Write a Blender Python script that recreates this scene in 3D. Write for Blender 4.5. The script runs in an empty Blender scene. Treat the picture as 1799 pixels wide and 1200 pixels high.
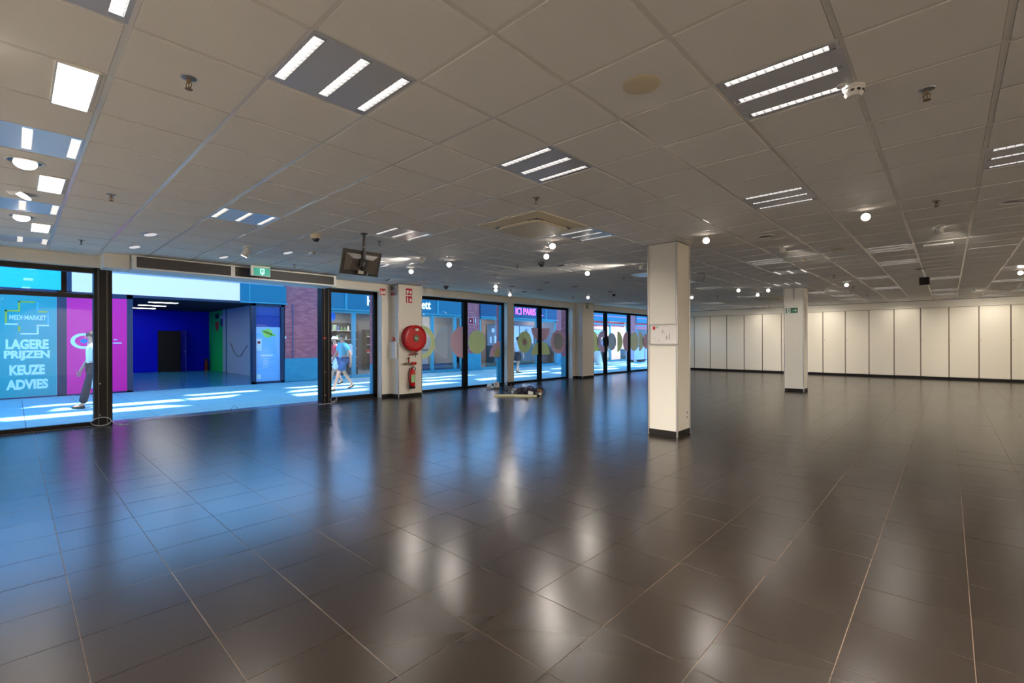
import bpy, bmesh, math, random
from mathutils import Vector, Matrix
R = random.Random(7)
C = bpy.context.scene.collection
PI = math.pi
# ------------------------------------------------------------------ camera, sky, sun, exposure
ZC = 1.427
TH = 0.74882
cam_data = bpy.data.cameras.new('camera')
cam_data.sensor_fit = 'HORIZONTAL'
cam_data.sensor_width = 36.0
cam_data.lens = 36.0 * 820.0 / 1799.0
cam_data.clip_end = 200.0
cam = bpy.data.objects.new('camera', cam_data)
C.objects.link(cam)
cam.matrix_world = Matrix.Translation((0, 0, ZC)) @ Matrix.Rotation(TH + 0.003 - PI / 2, 4, 'Z') @ Matrix.Rotation(PI / 2, 4, 'X') @ Matrix.Rotation(-0.003, 4, 'Z')
bpy.context.scene.camera = cam
sc = bpy.context.scene
sc.view_settings.view_transform = 'Standard'
sc.view_settings.look = 'None'
sc.view_settings.exposure = 0.16
sc.view_settings.gamma = 1.0
sc.view_settings.use_curve_mapping = False
SKY = (0.15, 0.48, 1.0); SKY_STRENGTH = 4.2
SUN_STRENGTH = 13.0; SUN_COLOR = (1.0, 0.94, 0.88)
LUM_POWER = 3.0; LUM_SPREAD = 150.0; LUM_COLOR = (1.0, 0.93, 0.83)
STRIP = 2.4; WASH_POWER = 220.0; REAR_FILL = 1650.0; SIDE_FILL = 900.0; CAM_POWER = 25.0
w = bpy.data.worlds.new('sky'); sc.world = w; w.use_nodes = True
bgn = w.node_tree.nodes['Background']
bgn.inputs[0].default_value = (*SKY, 1); bgn.inputs[1].default_value = SKY_STRENGTH
sun_d = bpy.data.lights.new('sun', 'SUN'); sun_d.energy = SUN_STRENGTH; sun_d.angle = math.radians(1.6); sun_d.color = SUN_COLOR
sun = bpy.data.objects.new('sun', sun_d); C.objects.link(sun)
sun.rotation_euler = (math.radians(12), math.radians(10), 0)
sc.cycles.max_bounces = 8; sc.cycles.diffuse_bounces = 5; sc.cycles.glossy_bounces = 4
sc.cycles.transparent_max_bounces = 16; sc.cycles.sample_clamp_indirect = 6.0
sc.cycles.caustics_reflective = True; sc.cycles.caustics_refractive = False
sc.cycles.use_denoising = True

# ------------------------------------------------------------------ materials
def lin(c):
    return tuple(((x / 255.0) / 12.92 if x <= 10 else (((x / 255.0) + 0.055) / 1.055) ** 2.4) for x in c)
MATS = {}
def mat(name, c, rough=0.6, metal=0.0, emit=0.0, spec=0.5, var=0.0, scale=8.0, bump=0.0, ecol=None, coat=0.0):
    """c in 0-255 display values"""
    if name in MATS: return MATS[name]
    m = bpy.data.materials.new(name); m.use_nodes = True
    nt = m.node_tree; b = nt.nodes['Principled BSDF']
    col = lin(c)
    b.inputs['Base Color'].default_value = (*col, 1)
    b.inputs['Roughness'].default_value = rough
    b.inputs['Metallic'].default_value = metal
    b.inputs['Specular IOR Level'].default_value = spec
    if emit > 0:
        b.inputs['Emission Color'].default_value = (*(lin(ecol) if ecol else col), 1)
        b.inputs['Emission Strength'].default_value = emit
    if var > 0 or bump > 0:
        tc = nt.nodes.new('ShaderNodeTexCoord'); nz = nt.nodes.new('ShaderNodeTexNoise')
        nz.inputs['Scale'].default_value = scale; nz.inputs['Detail'].default_value = 6
        nt.links.new(tc.outputs['Object'], nz.inputs['Vector'])
        if var > 0:
            mr = nt.nodes.new('ShaderNodeMapRange'); mr.inputs['To Min'].default_value = 1 - var; mr.inputs['To Max'].default_value = 1 + var
            nt.links.new(nz.outputs['Fac'], mr.inputs['Value'])
            mx = nt.nodes.new('ShaderNodeMix'); mx.data_type = 'RGBA'; mx.blend_type = 'MULTIPLY'; mx.inputs[0].default_value = 1
            mx.inputs[6].default_value = (*col, 1)
            nt.links.new(mr.outputs[0], mx.inputs[7]); nt.links.new(mx.outputs[2], b.inputs['Base Color'])
        if bump > 0:
            bp = nt.nodes.new('ShaderNodeBump'); bp.inputs['Strength'].default_value = bump; bp.inputs['Distance'].default_value = 0.01
            nt.links.new(nz.outputs['Fac'], bp.inputs['Height']); nt.links.new(bp.outputs[0], b.inputs['Normal'])
    MATS[name] = m
    return m
def emitter(name, c, s):
    if name in MATS: return MATS[name]
    m = bpy.data.materials.new(name); m.use_nodes = True; nt = m.node_tree
    nt.nodes.remove(nt.nodes['Principled BSDF'])
    e = nt.nodes.new('ShaderNodeEmission'); e.inputs[0].default_value = (*lin(c), 1); e.inputs[1].default_value = s
    nt.links.new(e.outputs[0], nt.nodes['Material Output'].inputs[0]); MATS[name] = m
    return m
def glass_mat(name, tint, refl=0.06):
    m = bpy.data.materials.new(name); m.use_nodes = True; nt = m.node_tree
    nt.nodes.remove(nt.nodes['Principled BSDF'])
    t = nt.nodes.new('ShaderNodeBsdfTransparent'); t.inputs[0].default_value = (*tint, 1)
    g = nt.nodes.new('ShaderNodeBsdfGlossy'); g.inputs['Roughness'].default_value = 0.0
    lw = nt.nodes.new('ShaderNodeLayerWeight'); lw.inputs['Blend'].default_value = 0.5
    p = nt.nodes.new('ShaderNodeMath'); p.operation = 'POWER'; p.inputs[1].default_value = 5
    a = nt.nodes.new('ShaderNodeMath'); a.operation = 'MULTIPLY_ADD'; a.inputs[1].default_value = 0.9 - refl; a.inputs[2].default_value = refl / 2
    nt.links.new(lw.outputs['Facing'], p.inputs[0]); nt.links.new(p.outputs[0], a.inputs[0])
    mx = nt.nodes.new('ShaderNodeMixShader')
    nt.links.new(a.outputs[0], mx.inputs[0]); nt.links.new(t.outputs[0], mx.inputs[1]); nt.links.new(g.outputs[0], mx.inputs[2])
    nt.links.new(mx.outputs[0], nt.nodes['Material Output'].inputs[0])
    return m
GLASS = glass_mat('shop_glass', (0.97, 0.985, 1.0))
def brick_mat():
    m = bpy.data.materials.new('red_brick'); m.use_nodes = True; nt = m.node_tree; b = nt.nodes['Principled BSDF']
    tc = nt.nodes.new('ShaderNodeTexCoord'); sp = nt.nodes.new('ShaderNodeSeparateXYZ'); cb = nt.nodes.new('ShaderNodeCombineXYZ')
    ad = nt.nodes.new('ShaderNodeMath'); ad.operation = 'ADD'
    nt.links.new(tc.outputs['Object'], sp.inputs[0]); nt.links.new(sp.outputs[0], ad.inputs[0]); nt.links.new(sp.outputs[1], ad.inputs[1])
    nt.links.new(ad.outputs[0], cb.inputs[0]); nt.links.new(sp.outputs[2], cb.inputs[1])
    br = nt.nodes.new('ShaderNodeTexBrick'); br.inputs['Scale'].default_value = 1.0
    br.inputs['Brick Width'].default_value = 0.22; br.inputs['Row Height'].default_value = 0.066; br.inputs['Mortar Size'].default_value = 0.006
    br.inputs['Color1'].default_value = (*lin((214, 118, 118)), 1); br.inputs['Color2'].default_value = (*lin((186, 92, 98)), 1); br.inputs['Mortar'].default_value = (*lin((150, 104, 116)), 1)
    nt.links.new(cb.outputs[0], br.inputs['Vector']); nt.links.new(br.outputs['Color'], b.inputs['Base Color'])
    bp = nt.nodes.new('ShaderNodeBump'); bp.inputs['Strength'].default_value = 0.6; bp.inputs['Distance'].default_value = 0.01; bp.invert = True
    nt.links.new(br.outputs['Fac'], bp.inputs['Height']); nt.links.new(bp.outputs[0], b.inputs['Normal'])
    b.inputs['Roughness'].default_value = 0.85
    return m
BRICK = brick_mat()
def floor_mat():
    m = bpy.data.materials.new('dark_floor_tile'); m.use_nodes = True; nt = m.node_tree; b = nt.nodes['Principled BSDF']
    tc = nt.nodes.new('ShaderNodeTexCoord'); oi = nt.nodes.new('ShaderNodeObjectInfo'); geo = nt.nodes.new('ShaderNodeNewGeometry')
    nz = nt.nodes.new('ShaderNodeTexNoise'); nz.inputs['Scale'].default_value = 2.2; nz.inputs['Detail'].default_value = 2
    nt.links.new(geo.outputs['Position'], nz.inputs['Vector'])
    cr = nt.nodes.new('ShaderNodeMix'); cr.data_type = 'RGBA'
    cr.inputs[6].default_value = (*lin((46, 39, 34)), 1); cr.inputs[7].default_value = (*lin((50, 43, 38)), 1)
    nt.links.new(nz.outputs['Fac'], cr.inputs[0])
    mr = nt.nodes.new('ShaderNodeMapRange'); mr.inputs['To Min'].default_value = 0.9; mr.inputs['To Max'].default_value = 1.1
    nt.links.new(oi.outputs['Random'], mr.inputs['Value'])
    mx = nt.nodes.new('ShaderNodeMix'); mx.data_type = 'RGBA'; mx.blend_type = 'MULTIPLY'; mx.inputs[0].default_value = 1
    nt.links.new(cr.outputs[2], mx.inputs[6]); nt.links.new(mr.outputs[0], mx.inputs[7]); nt.links.new(mx.outputs[2], b.inputs['Base Color'])
    rr = nt.nodes.new('ShaderNodeMapRange'); rr.inputs['To Min'].default_value = 0.21; rr.inputs['To Max'].default_value = 0.24
    n2 = nt.nodes.new('ShaderNodeTexNoise'); n2.inputs['Scale'].default_value = 1.3; n2.inputs['Detail'].default_value = 3
    nt.links.new(geo.outputs['Position'], n2.inputs['Vector']); nt.links.new(n2.outputs['Fac'], rr.inputs['Value']); nt.links.new(rr.outputs[0], b.inputs['Roughness'])
    b.inputs['Specular IOR Level'].default_value = 0.34
    return m
FLOOR = floor_mat()
GROUT = mat('grout', (150, 128, 108), 0.9)
CTILE = mat('ceiling_tile_white', (240, 236, 230), 0.9, var=0.03, scale=60, spec=0.2)
CBAR = mat('ceiling_bar_white', (236, 232, 226), 0.2)
WALLW = mat('wall_cream', (226, 220, 208), 0.55, var=0.015, scale=2)
PANELW = mat('panel_cream', (230, 222, 206), 0.42, var=0.012, scale=1.5)
BLACK = mat('black_plinth', (13, 10, 9), 0.6, spec=0.2)
FRAME = mat('black_aluminium', (8, 7, 8), 0.5, spec=0.12)
DARKGAP = mat('dark_gap', (40, 34, 30), 0.7)
JOINT = mat('bronze_joint', (98, 84, 70), 0.4, metal=0.3)
ALU = mat('brushed_aluminium', (176, 172, 170), 0.32, metal=0.7)
WHITEP = mat('white_plastic', (232, 230, 224), 0.4)
CREAMP = mat('aged_cream_plastic', (220, 210, 186), 0.65)
BLACKP = mat('black_plastic', (20, 19, 19), 0.35)
DKGREY = mat('dark_grey_metal', (62, 60, 58), 0.45)
REDP = mat('red_enamel', (168, 2, 14), 0.34, spec=0.35)
REDD = mat('dark_red', (132, 12, 18), 0.4)
GREENS = mat('safety_green', (10, 84, 50), 0.5)
WHITEM = mat('white_mark', (236, 236, 232), 0.6)
BRASS = mat('brass', (104, 88, 66), 0.5, metal=0.6)
CHROME = mat('chrome', (150, 150, 156), 0.4, metal=0.7)
PETROL = mat('petrol_frame', (74, 160, 178), 0.5, var=0.04, scale=3)
FASCIA = mat('petrol_fascia', (14, 116, 142), 0.5, var=0.05, scale=2)
NAVY = mat('navy_frame', (18, 40, 74), 0.45)
PLINTH = mat('rendered_plinth', (70, 150, 172), 0.85, var=0.18, scale=5)
PAVE = mat('paving_stone', (140, 190, 200), 0.7, var=0.08, scale=5)
PAVEJ = mat('paving_joint', (110, 130, 150), 0.9)

# ------------------------------------------------------------------ mesh helpers
class MB:
    def __init__(s): s.v = []; s.f = []; s.smooth = False
    def quad(s, a, b, c, d):
        n = len(s.v); s.v += [tuple(a), tuple(b), tuple(c), tuple(d)]; s.f.append((n, n + 1, n + 2, n + 3)); return s
    def box(s, x0, x1, y0, y1, z0, z1):
        n = len(s.v)
        s.v += [(x0, y0, z0), (x1, y0, z0), (x1, y1, z0), (x0, y1, z0), (x0, y0, z1), (x1, y0, z1), (x1, y1, z1), (x0, y1, z1)]
        s.f += [(n, n + 3, n + 2, n + 1), (n + 4, n + 5, n + 6, n + 7), (n, n + 1, n + 5, n + 4), (n + 1, n + 2, n + 6, n + 5), (n + 2, n + 3, n + 7, n + 6), (n + 3, n, n + 4, n + 7)]
        return s
    def bbox(s, x0, x1, y0, y1, z0, z1, b):
        """box with bevelled edges, as a convex hull of chamfered corners"""
        bm = bmesh.new()
        for x, sx in ((x0, 1), (x1, -1)):
            for y, sy in ((y0, 1), (y1, -1)):
                for z, sz in ((z0, 1), (z1, -1)):
                    bm.verts.new((x + sx * b, y + sy * b, z)); bm.verts.new((x + sx * b, y, z + sz * b)); bm.verts.new((x, y + sy * b, z + sz * b))
        bmesh.ops.convex_hull(bm, input=bm.verts[:])
        n = len(s.v); bm.verts.index_update()
        s.v += [tuple(v.co) for v in bm.verts]; s.f += [tuple(n + v.index for v in f.verts) for f in bm.faces]; bm.free()
        return s
    def frame(s, o):  # orthonormal frame from axis
        z = Vector(o).normalized(); x = z.orthogonal().normalized(); return x, z.cross(x), z
    def lathe(s, c, axis, prof, n=20):
        """prof: list of (r, h) along axis from c"""
        x, y, z = s.frame(axis); c = Vector(c); b0 = len(s.v)
        for r, h in prof:
            for k in range(n):
                a = 2 * PI * k / n; s.v.append(tuple(c + z * h + (x * math.cos(a) + y * math.sin(a)) * r))
        for i in range(len(prof) - 1):
            for k in range(n):
                k2 = (k + 1) % n; s.f.append((b0 + i * n + k, b0 + i * n + k2, b0 + (i + 1) * n + k2, b0 + (i + 1) * n + k))
        if prof[0][0] > 1e-5: s.f.append(tuple(b0 + k for k in reversed(range(n))))
        if prof[-1][0] > 1e-5: s.f.append(tuple(b0 + (len(prof) - 1) * n + k for k in range(n)))
        return s
    def cyl(s, a, b, r, n=12):
        a = Vector(a); b = Vector(b); return s.lathe(a, b - a, [(r, 0), (r, (b - a).length)], n)
    def tube(s, pts, r, n=6):
        pts = [Vector(p) for p in pts]; b0 = len(s.v)
        for i, p in enumerate(pts):
            d = pts[min(i + 1, len(pts) - 1)] - pts[max(i - 1, 0)]
            if d.length < 1e-6: d = Vector((0, 0, 1))
            d.normalize(); up = Vector((0, 0, 1)) if abs(d.z) < 0.95 else Vector((1, 0, 0))
            x = d.cross(up).normalized(); y = x.cross(d)
            for k in range(n):
                a = 2 * PI * k / n; s.v.append(tuple(p + (x * math.cos(a) + y * math.sin(a)) * r))
        for i in range(len(pts) - 1):
            for k in range(n):
                k2 = (k + 1) % n; s.f.append((b0 + i * n + k, b0 + i * n + k2, b0 + (i + 1) * n + k2, b0 + (i + 1) * n + k))
        s.f.append(tuple(b0 + k for k in reversed(range(n)))); s.f.append(tuple(b0 + (len(pts) - 1) * n + k for k in range(n)))
        return s
    def prism(s, poly, o, ax, ay, depth):
        """poly (a,b) in plane o + a*ax + b*ay, extruded by depth vector"""
        o = Vector(o); ax = Vector(ax); ay = Vector(ay); d = Vector(depth); n = len(poly); b0 = len(s.v)
        P = [o + ax * a + ay * b for a, b in poly]
        s.v += [tuple(p) for p in P] + [tuple(p + d) for p in P]
        s.f.append(tuple(b0 + k for k in range(n))); s.f.append(tuple(b0 + n + k for k in reversed(range(n))))
        for k in range(n):
            k2 = (k + 1) % n; s.f.append((b0 + k2, b0 + k, b0 + n + k, b0 + n + k2))
        return s
    def sphere(s, c, r, n=10, sx=1, sy=1, sz=1):
        b0 = len(s.v); c = Vector(c); m = n // 2 + 1
        for i in range(m + 1):
            t = PI * i / m
            for k in range(n):
                a = 2 * PI * k / n; s.v.append((c.x + r * sx * math.sin(t) * math.cos(a), c.y + r * sy * math.sin(t) * math.sin(a), c.z + r * sz * math.cos(t)))
        for i in range(m):
            for k in range(n):
                k2 = (k + 1) % n; s.f.append((b0 + i * n + k, b0 + (i + 1) * n + k, b0 + (i + 1) * n + k2, b0 + i * n + k2))
        return s
    def mesh(s, name, m, o=(0, 0, 0)):
        me = bpy.data.meshes.new(name)
        me.from_pydata([(x - o[0], y - o[1], z - o[2]) for x, y, z in s.v], [], s.f)
        me.materials.append(m); me.validate()
        bm = bmesh.new(); bm.from_mesh(me); bmesh.ops.recalc_face_normals(bm, faces=bm.faces[:]); bm.to_mesh(me); bm.free()
        if s.smooth:
            me.polygons.foreach_set('use_smooth', [True] * len(me.polygons))
            try: me.set_sharp_from_angle(angle=math.radians(40))
            except Exception: pass
        return me
    def build(s, name, m, parent=None, smooth=False, origin=None):
        s.smooth = smooth
        org = origin if origin is not None else (ORG.get(parent.name, (0, 0, 0)) if parent else (0, 0, 0))
        o = bpy.data.objects.new(name, s.mesh(name, m, org)); C.objects.link(o)
        if parent: o.parent = parent; ORG[o.name] = org
        else: o.location = org; ORG[o.name] = org
        return o
ORG = {}
def tag(o, label=None, cat=None, group=None, kind=None):
    if label: o['label'] = label
    if cat: o['category'] = cat
    if group: o['group'] = group
    if kind: o['kind'] = kind
    return o
def thing(name, label, cat, loc=(0, 0, 0), group=None):
    o = bpy.data.objects.new(name, None); C.objects.link(o); o.location = loc; o.empty_display_size = 0.1; ORG[o.name] = tuple(loc)
    return tag(o, label, cat, group)
def struct(o): o['kind'] = 'structure'; return o
def copy_tree(o, parent=None):
    c = o.copy(); C.objects.link(c)
    if parent: c.parent = parent
    for ch in list(o.children): copy_tree(ch, c)
    return c
def dup(o, loc, label, rz=0.0):
    c = copy_tree(o); c.location = loc; c['label'] = label; ORG[c.name] = tuple(loc); c.rotation_euler = (0, 0, rz)
    return c
def text_mesh(name, body, m, parent, fit, plane, face='v', bold=0.0, depth=0.01):
    """fit=(a0,a1,b0,b1): horizontal and z extents; face 'v' = readable from -v side at v=plane, 'u' = readable from -u side at u=plane (a runs towards -v)"""
    cu = bpy.data.curves.new(name, 'FONT'); cu.body = body; cu.extrude = 0.5; cu.offset = bold; cu.resolution_u = 3
    to = bpy.data.objects.new(name, cu); C.objects.link(to)
    dg = bpy.context.evaluated_depsgraph_get(); dg.update()
    me = bpy.data.meshes.new_from_object(to.evaluated_get(dg)); bpy.data.objects.remove(to); bpy.data.curves.remove(cu)
    xs = [v.co.x for v in me.vertices]; ys = [v.co.y for v in me.vertices]
    x0, x1, y0, y1 = min(xs), max(xs), min(ys), max(ys); a0, a1, b0, b1 = fit
    org = ORG.get(parent.name, (0, 0, 0)) if parent else (0, 0, 0)
    for v in me.vertices:
        a = a0 + (v.co.x - x0) / (x1 - x0) * (a1 - a0); b = b0 + (v.co.y - y0) / (y1 - y0) * (b1 - b0); d = -depth if v.co.z > 0 else 0
        p = (a, plane + d, b) if face == 'v' else (plane + d, -a, b)
        v.co = (p[0] - org[0], p[1] - org[1], p[2] - org[2])
    me.materials.clear(); me.materials.append(m)
    o = bpy.data.objects.new(name, me); C.objects.link(o)
    if parent: o.parent = parent; ORG[o.name] = org
    return o
def circ(cx, cy, r, n=28, a0=0, a1=360, ry=None):
    ry = ry or r
    full = abs(a1 - a0) >= 360
    return [(cx + r * math.cos(math.radians(a0 + (a1 - a0) * k / (n if full else n - 1))), cy + ry * math.sin(math.radians(a0 + (a1 - a0) * k / (n if full else n - 1)))) for k in range(n)]

# ------------------------------------------------------------------ the room shell
CEIL = 2.908; CU, CV = -0.2271, -0.2110
U0, U1, V0, VG = -1.4, 23.0, -7.0, 10.8
VB = 10.56   # inner face of the bulkhead band above the glass
def in_view(x, y, z):
    D = x * math.cos(TH) + y * math.sin(TH); L = x * math.sin(TH) - y * math.cos(TH)
    if D < 0.3: return None
    px = 899.5 + 813 * L / D; py = 600 - 813 * (z - ZC) / D
    return (px, py) if -60 < px < 1860 and -60 < py < 1260 else None
# floor: grout bed + tiles
floor = struct(MB().box(U0, U1, V0, VG + 0.05, -0.06, -0.0022).build('floor', GROUT))
T = 0.45; FU, FV = -0.2297, -0.0821; g = 0.0022
def tile_mesh():
    b = MB(); h = T / 2 - g / 2; c = 0.0012; n = 0
    b.v = [(-h, -h, -0.02), (h, -h, -0.02), (h, h, -0.02), (-h, h, -0.02), (-h, -h, -c), (h, -h, -c), (h, h, -c), (-h, h, -c), (-h + c, -h + c, 0), (h - c, -h + c, 0), (h - c, h - c, 0), (-h + c, h - c, 0)]
    b.f = [(8, 9, 10, 11)] + [(k, (k + 1) % 4, 4 + (k + 1) % 4, 4 + k) for k in range(4)] + [(4 + k, 4 + (k + 1) % 4, 8 + (k + 1) % 4, 8 + k) for k in range(4)]
    return b
tm = tile_mesh().mesh('floor_tile', FLOOR)
cells = []
for i in range(-9, 52):
    for j in range(-16, 25):
        cx, cy = FU + (i + 0.5) * T, FV + (j + 0.5) * T
        if not (U0 < cx < U1 and V0 < cy < VG): continue
        d2 = cx * cx + cy * cy + ZC * ZC
        vis = in_view(cx, cy, 0)
        cells.append(((0 if vis else 1, d2), cx, cy))
cells.sort()
rest = MB(); TR = random.Random(3)
for k, (key, cx, cy) in enumerate(cells):
    tx, ty = TR.gauss(0, 0.0011), TR.gauss(0, 0.0011)
    if k < 298:
        o = bpy.data.objects.new('floor_tile', tm); C.objects.link(o); o.parent = floor; o.location = (cx, cy, 0); o.rotation_euler = (tx, ty, 0)
    else:
        hx0, hx1 = max(U0, cx - T / 2 + g / 2), min(U1, cx + T / 2 - g / 2); hy0, hy1 = cy - T / 2 + g / 2, min(VG + 0.04, cy + T / 2 - g / 2)
        z = lambda x, y: (x - cx) * -ty + (y - cy) * tx
        rest.quad((hx0, hy0, z(hx0, hy0)), (hx1, hy0, z(hx1, hy0)), (hx1, hy1, z(hx1, hy1)), (hx0, hy1, z(hx0, hy1)))
tag(rest.build('floor_tile', FLOOR, floor), kind='stuff')

# ceiling: slab, grid bars, tiles
ceiling = struct(MB().box(U0, U1, V0, VG + 0.1, 2.965, 3.06).build('ceiling', DARKGAP))
hb = 0.0135
for i in range(-6, 39):
    x = CU + 0.6 * i
    if U0 < x < U1: MB().box(x - hb, x + hb, V0, VB, CEIL - 0.001, CEIL + 0.03).build('grid_bar', CBAR, ceiling)
for j in range(-11, 18):
    y = CV + 0.6 * j
    if V0 < y < VB: MB().box(U0, U1, y - hb, y + hb, CEIL, CEIL + 0.029).build('grid_bar', CBAR, ceiling)
# three-strip louvre lights: (cell u, cell v, rotated, label)
LUM = [
 (2, 4, 0, 'nearest three-strip ceiling light with dazzling white bars, at upper left'),
 (5, 4, 0, 'three-strip ceiling light between the nearest bright one and the air conditioning cassette'),
 (5, 1, 0, 'large three-strip louvre light beside the white smoke detector'),
 (9, 2, 0, 'three-strip louvre light above and to the right of the near white pillar top'),
 (3, 10, 0, 'bluish three-strip ceiling light in front of the black air curtain'),
 (6, 9, 0, 'three-strip ceiling light just behind the television pole'),
 (9, 6, 0, 'three-strip ceiling light touching the far corner of the air conditioning cassette'),
 (9, -1, 0, 'three-strip louvre light cut off by the right picture edge below the sprinkler'),
 (0, 4, 0, 'three-strip ceiling light cut off by the top picture edge above the big glowing LED panel'),
 (0, 8, 0, 'blue-tinted strip light between the nearest and second glowing LED panels'),
 (0, 12, 0, 'blue-tinted strip light between the second and third glowing LED panels'),
 (0, 16, 0, 'blue-tinted strip light over the left shop window, nearest the glass'),
 (16, 4, 0, 'grey louvre light over the gap between both pillars, unlit looking'),
 (19, 4, 1, 'ceiling light turned crosswise, with three short white bars, in front of the far pillar'),
 (23, 5, 1, 'ceiling light turned crosswise, directly over the head of the far pillar'),
 (22, 8, 0, 'pale louvre light seen just right of the near pillar, first of the far-left row'),
 (28, 8, 0, 'pale louvre light far back, left of the far pillar beside the small bright spots'),
 (31, 11, 0, 'thin pale louvre light far back, second from the wall in the window-side row'),
 (34, 11, 0, 'thin pale louvre light far back, third in the window-side row'),
 (36, 14, 0, 'thin bluish louvre light in the far corner where windows meet the panel wall'),
 (37, 10, 0, 'thin pale louvre light against the panel wall, left of the far pillar'),
 (19, 8, 0, 'pale louvre light half hidden behind the near pillar, on its right edge'),
 (16, 8, 0, 'white louvre light half hidden behind the near pillar, on its left edge'),
 (27, 15, 0, 'thin louvre light over the far shop windows left of the near pillar'),
 (16, 1, 0, 'louvre light right of the far pillar, nearer one of the close pair'),
 (19, 1, 0, 'louvre light right of the far pillar, farther one of the close pair'),
 (23, 2, 0, 'wide pale louvre light behind the close pair, nearer to the panel wall'),
 (28, 2, 0, 'wide pale louvre light two rows before the panel wall, left of the black speaker'),
 (37, 2, 0, 'thin pale louvre light against the panel wall, over the middle panels'),
 (28, 5, 0, 'pale louvre light just right of the far pillar shaft'),
 (31, 4, 0, 'pale louvre light behind the small sprinkler right of the far pillar, first of two'),
 (34, 4, 0, 'pale louvre light behind the small sprinkler right of the far pillar, second of two'),
 (37, 6, 0, 'thin pale louvre light against the panel wall, right beside the far pillar'),
 (25, 0, 0, 'pale louvre light immediately right of the black hanging speaker'),
 (31, 0, 0, 'pale louvre light behind the black hanging speaker, middle of three'),
 (34, 0, 0, 'pale louvre light behind the black hanging speaker, last of three before the wall'),
 (23, -2, 0, 'pale louvre light in front of the lone bright spot at the right edge'),
 (28, -2, 0, 'pale louvre light behind the lone bright spot at the right edge'),
 (29, -3, 0, 'pale louvre light at the right picture edge, behind the lone bright spot'),
 (37, -2, 0, 'thin pale louvre light against the panel wall at far right'),
 (34, -3, 0, 'thin pale louvre light near the panel wall, cut by the right picture edge'),
 (16, -2, 0, 'louvre light at the right picture edge, under the round white downlight'),
]
lumcells = {(a, b) for a, b, c, d in LUM}
led_cells = {(0, 6), (0, 10), (0, 14)}
ct = MB()
hq = 0.2845
cm = MB().box(-hq, hq, -hq, hq, 0, 0.018).mesh('ceiling_tile', CTILE)
cl = []
for i in range(-6, 39):
    for j in range(-11, 18):
        if (i, j) in lumcells: continue
        x0, y0 = CU + 0.6 * i, CV + 0.6 * j; cx, cy = x0 + 0.3, y0 + 0.3
        full = cx + 0.3 < U1 and cy + 0.3 < VB and cx - 0.3 > U0 and cy - 0.3 > V0
        vis = in_view(cx, cy, CEIL)
        cl.append(((0 if (vis and full) else 1, cx * cx + cy * cy), cx, cy, full))
cl.sort()
for k, (key, cx, cy, full) in enumerate(cl):
    dz = CEIL - 0.0045 + TR.uniform(-0.0012, 0.0012)
    if k < 298 and full:
        o = bpy.data.objects.new('ceiling_tile', cm); C.objects.link(o); o.parent = ceiling; o.location = (cx, cy, dz)
    else:
        x0, x1, y0, y1 = max(U0, cx - hq), min(U1, cx + hq), max(V0, cy - hq), min(VB, cy + hq)
        if x1 - x0 > 0.02 and y1 - y0 > 0.02: ct.box(x0, x1, y0, y1, dz, dz + 0.018)
tag(ct.build('ceiling_tile', CTILE, ceiling), kind='stuff')

# walls
wf = MB()
wf.box(U0, 23.3, VB, 11.0, 2.71, 3.5)
wf.box(1.02, 1.36, 10.12, VB, 2.67, CEIL + 0.02)        # boxing beside the air curtain
wf.box(6.42, 6.72, VB, 11.0, 0, 2.71)            # wall left of pilaster
wf.box(14.70, 14.93, VB, 11.0, 0, 2.71)
wf.box(11.12, 11.44, 10.62, 11.0, 0, 2.71)              # narrow pier
wall_f = struct(wf.build('wall_front', WALLW))
def pillar(name, u0, u1, v0, v1, ztop=CEIL + 0.01):
    p = struct(MB().box(u0, u1, v0, v1, 0, ztop).build(name, WALLW))
    MB().box(u0 - 0.012, u1 + 0.012, v0 - 0.012, v1 + 0.012, 0, 0.085).build('baseboard', BLACK, p)
    for a, b in ((u0, v0), (u1, v0), (u0, v1), (u1, v1)):
        MB().cyl((a, b, 0), (a, b, ztop - 0.012), 0.015, 10).build('corner_trim', ALU, p, smooth=True)
    MB().box(u0 - 0.018, u1 + 0.018, v0 - 0.018, v1 + 0.018, ztop - 0.02, ztop).build('shadow_gap', DARKGAP, p)
    return p
pA = pillar('pillar', 6.70, 7.15, 2.93, 3.38)
pB = pillar('pillar', 14.95, 15.40, 2.93, 3.40)
MB().box(14.944, 14.95, 3.155, 3.163, 2.55, CEIL).build('joint', DARKGAP, pB)
pC = pillar('pillar', 6.71, 7.42, 10.23, 11.0)
pD = pillar('pillar', 14.92, 15.68, 10.25, 11.0)
# cladding of the outside of the facade piers: brick above a rendered plinth
ext = MB()
for u0, u1 in ((6.40, 7.46), (14.68, 15.72)): ext.box(u0, u1, 11.0, 11.08, 0.85, 3.5); ext.box(u0 - 0.005, u0, VG + 0.06, 11.08, 0.85, 2.71)
ext.box(11.10, 11.46, 11.0, 11.08, 0.85, 3.5)
ext.build('brick_cladding', BRICK, wall_f)
ex2 = MB()
for u0, u1 in ((6.40, 7.46), (14.68, 15.72)): ex2.box(u0, u1, 11.0, 11.09, 0, 0.85); ex2.box(u0 - 0.008, u0, VG + 0.06, 11.09, 0, 0.85)
ex2.box(11.09, 11.47, 11.0, 11.09, 0, 0.85)
ex2.build('plinth_cladding', PLINTH, wall_f)
MB().box(11.105, 11.12, VG + 0.06, 11.09, 0, 2.71).build('pier_side', FASCIA, wall_f)
bb = MB(); bb.box(6.42, 6.72, VB - 0.015, VB, 0, 0.085); bb.box(14.70, 14.93, VB - 0.015, VB, 0, 0.085); bb.box(11.12, 11.44, 10.605, 10.62, 0, 0.085)
struct(bb.build('baseboard_front', BLACK))
tr = MB()
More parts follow.
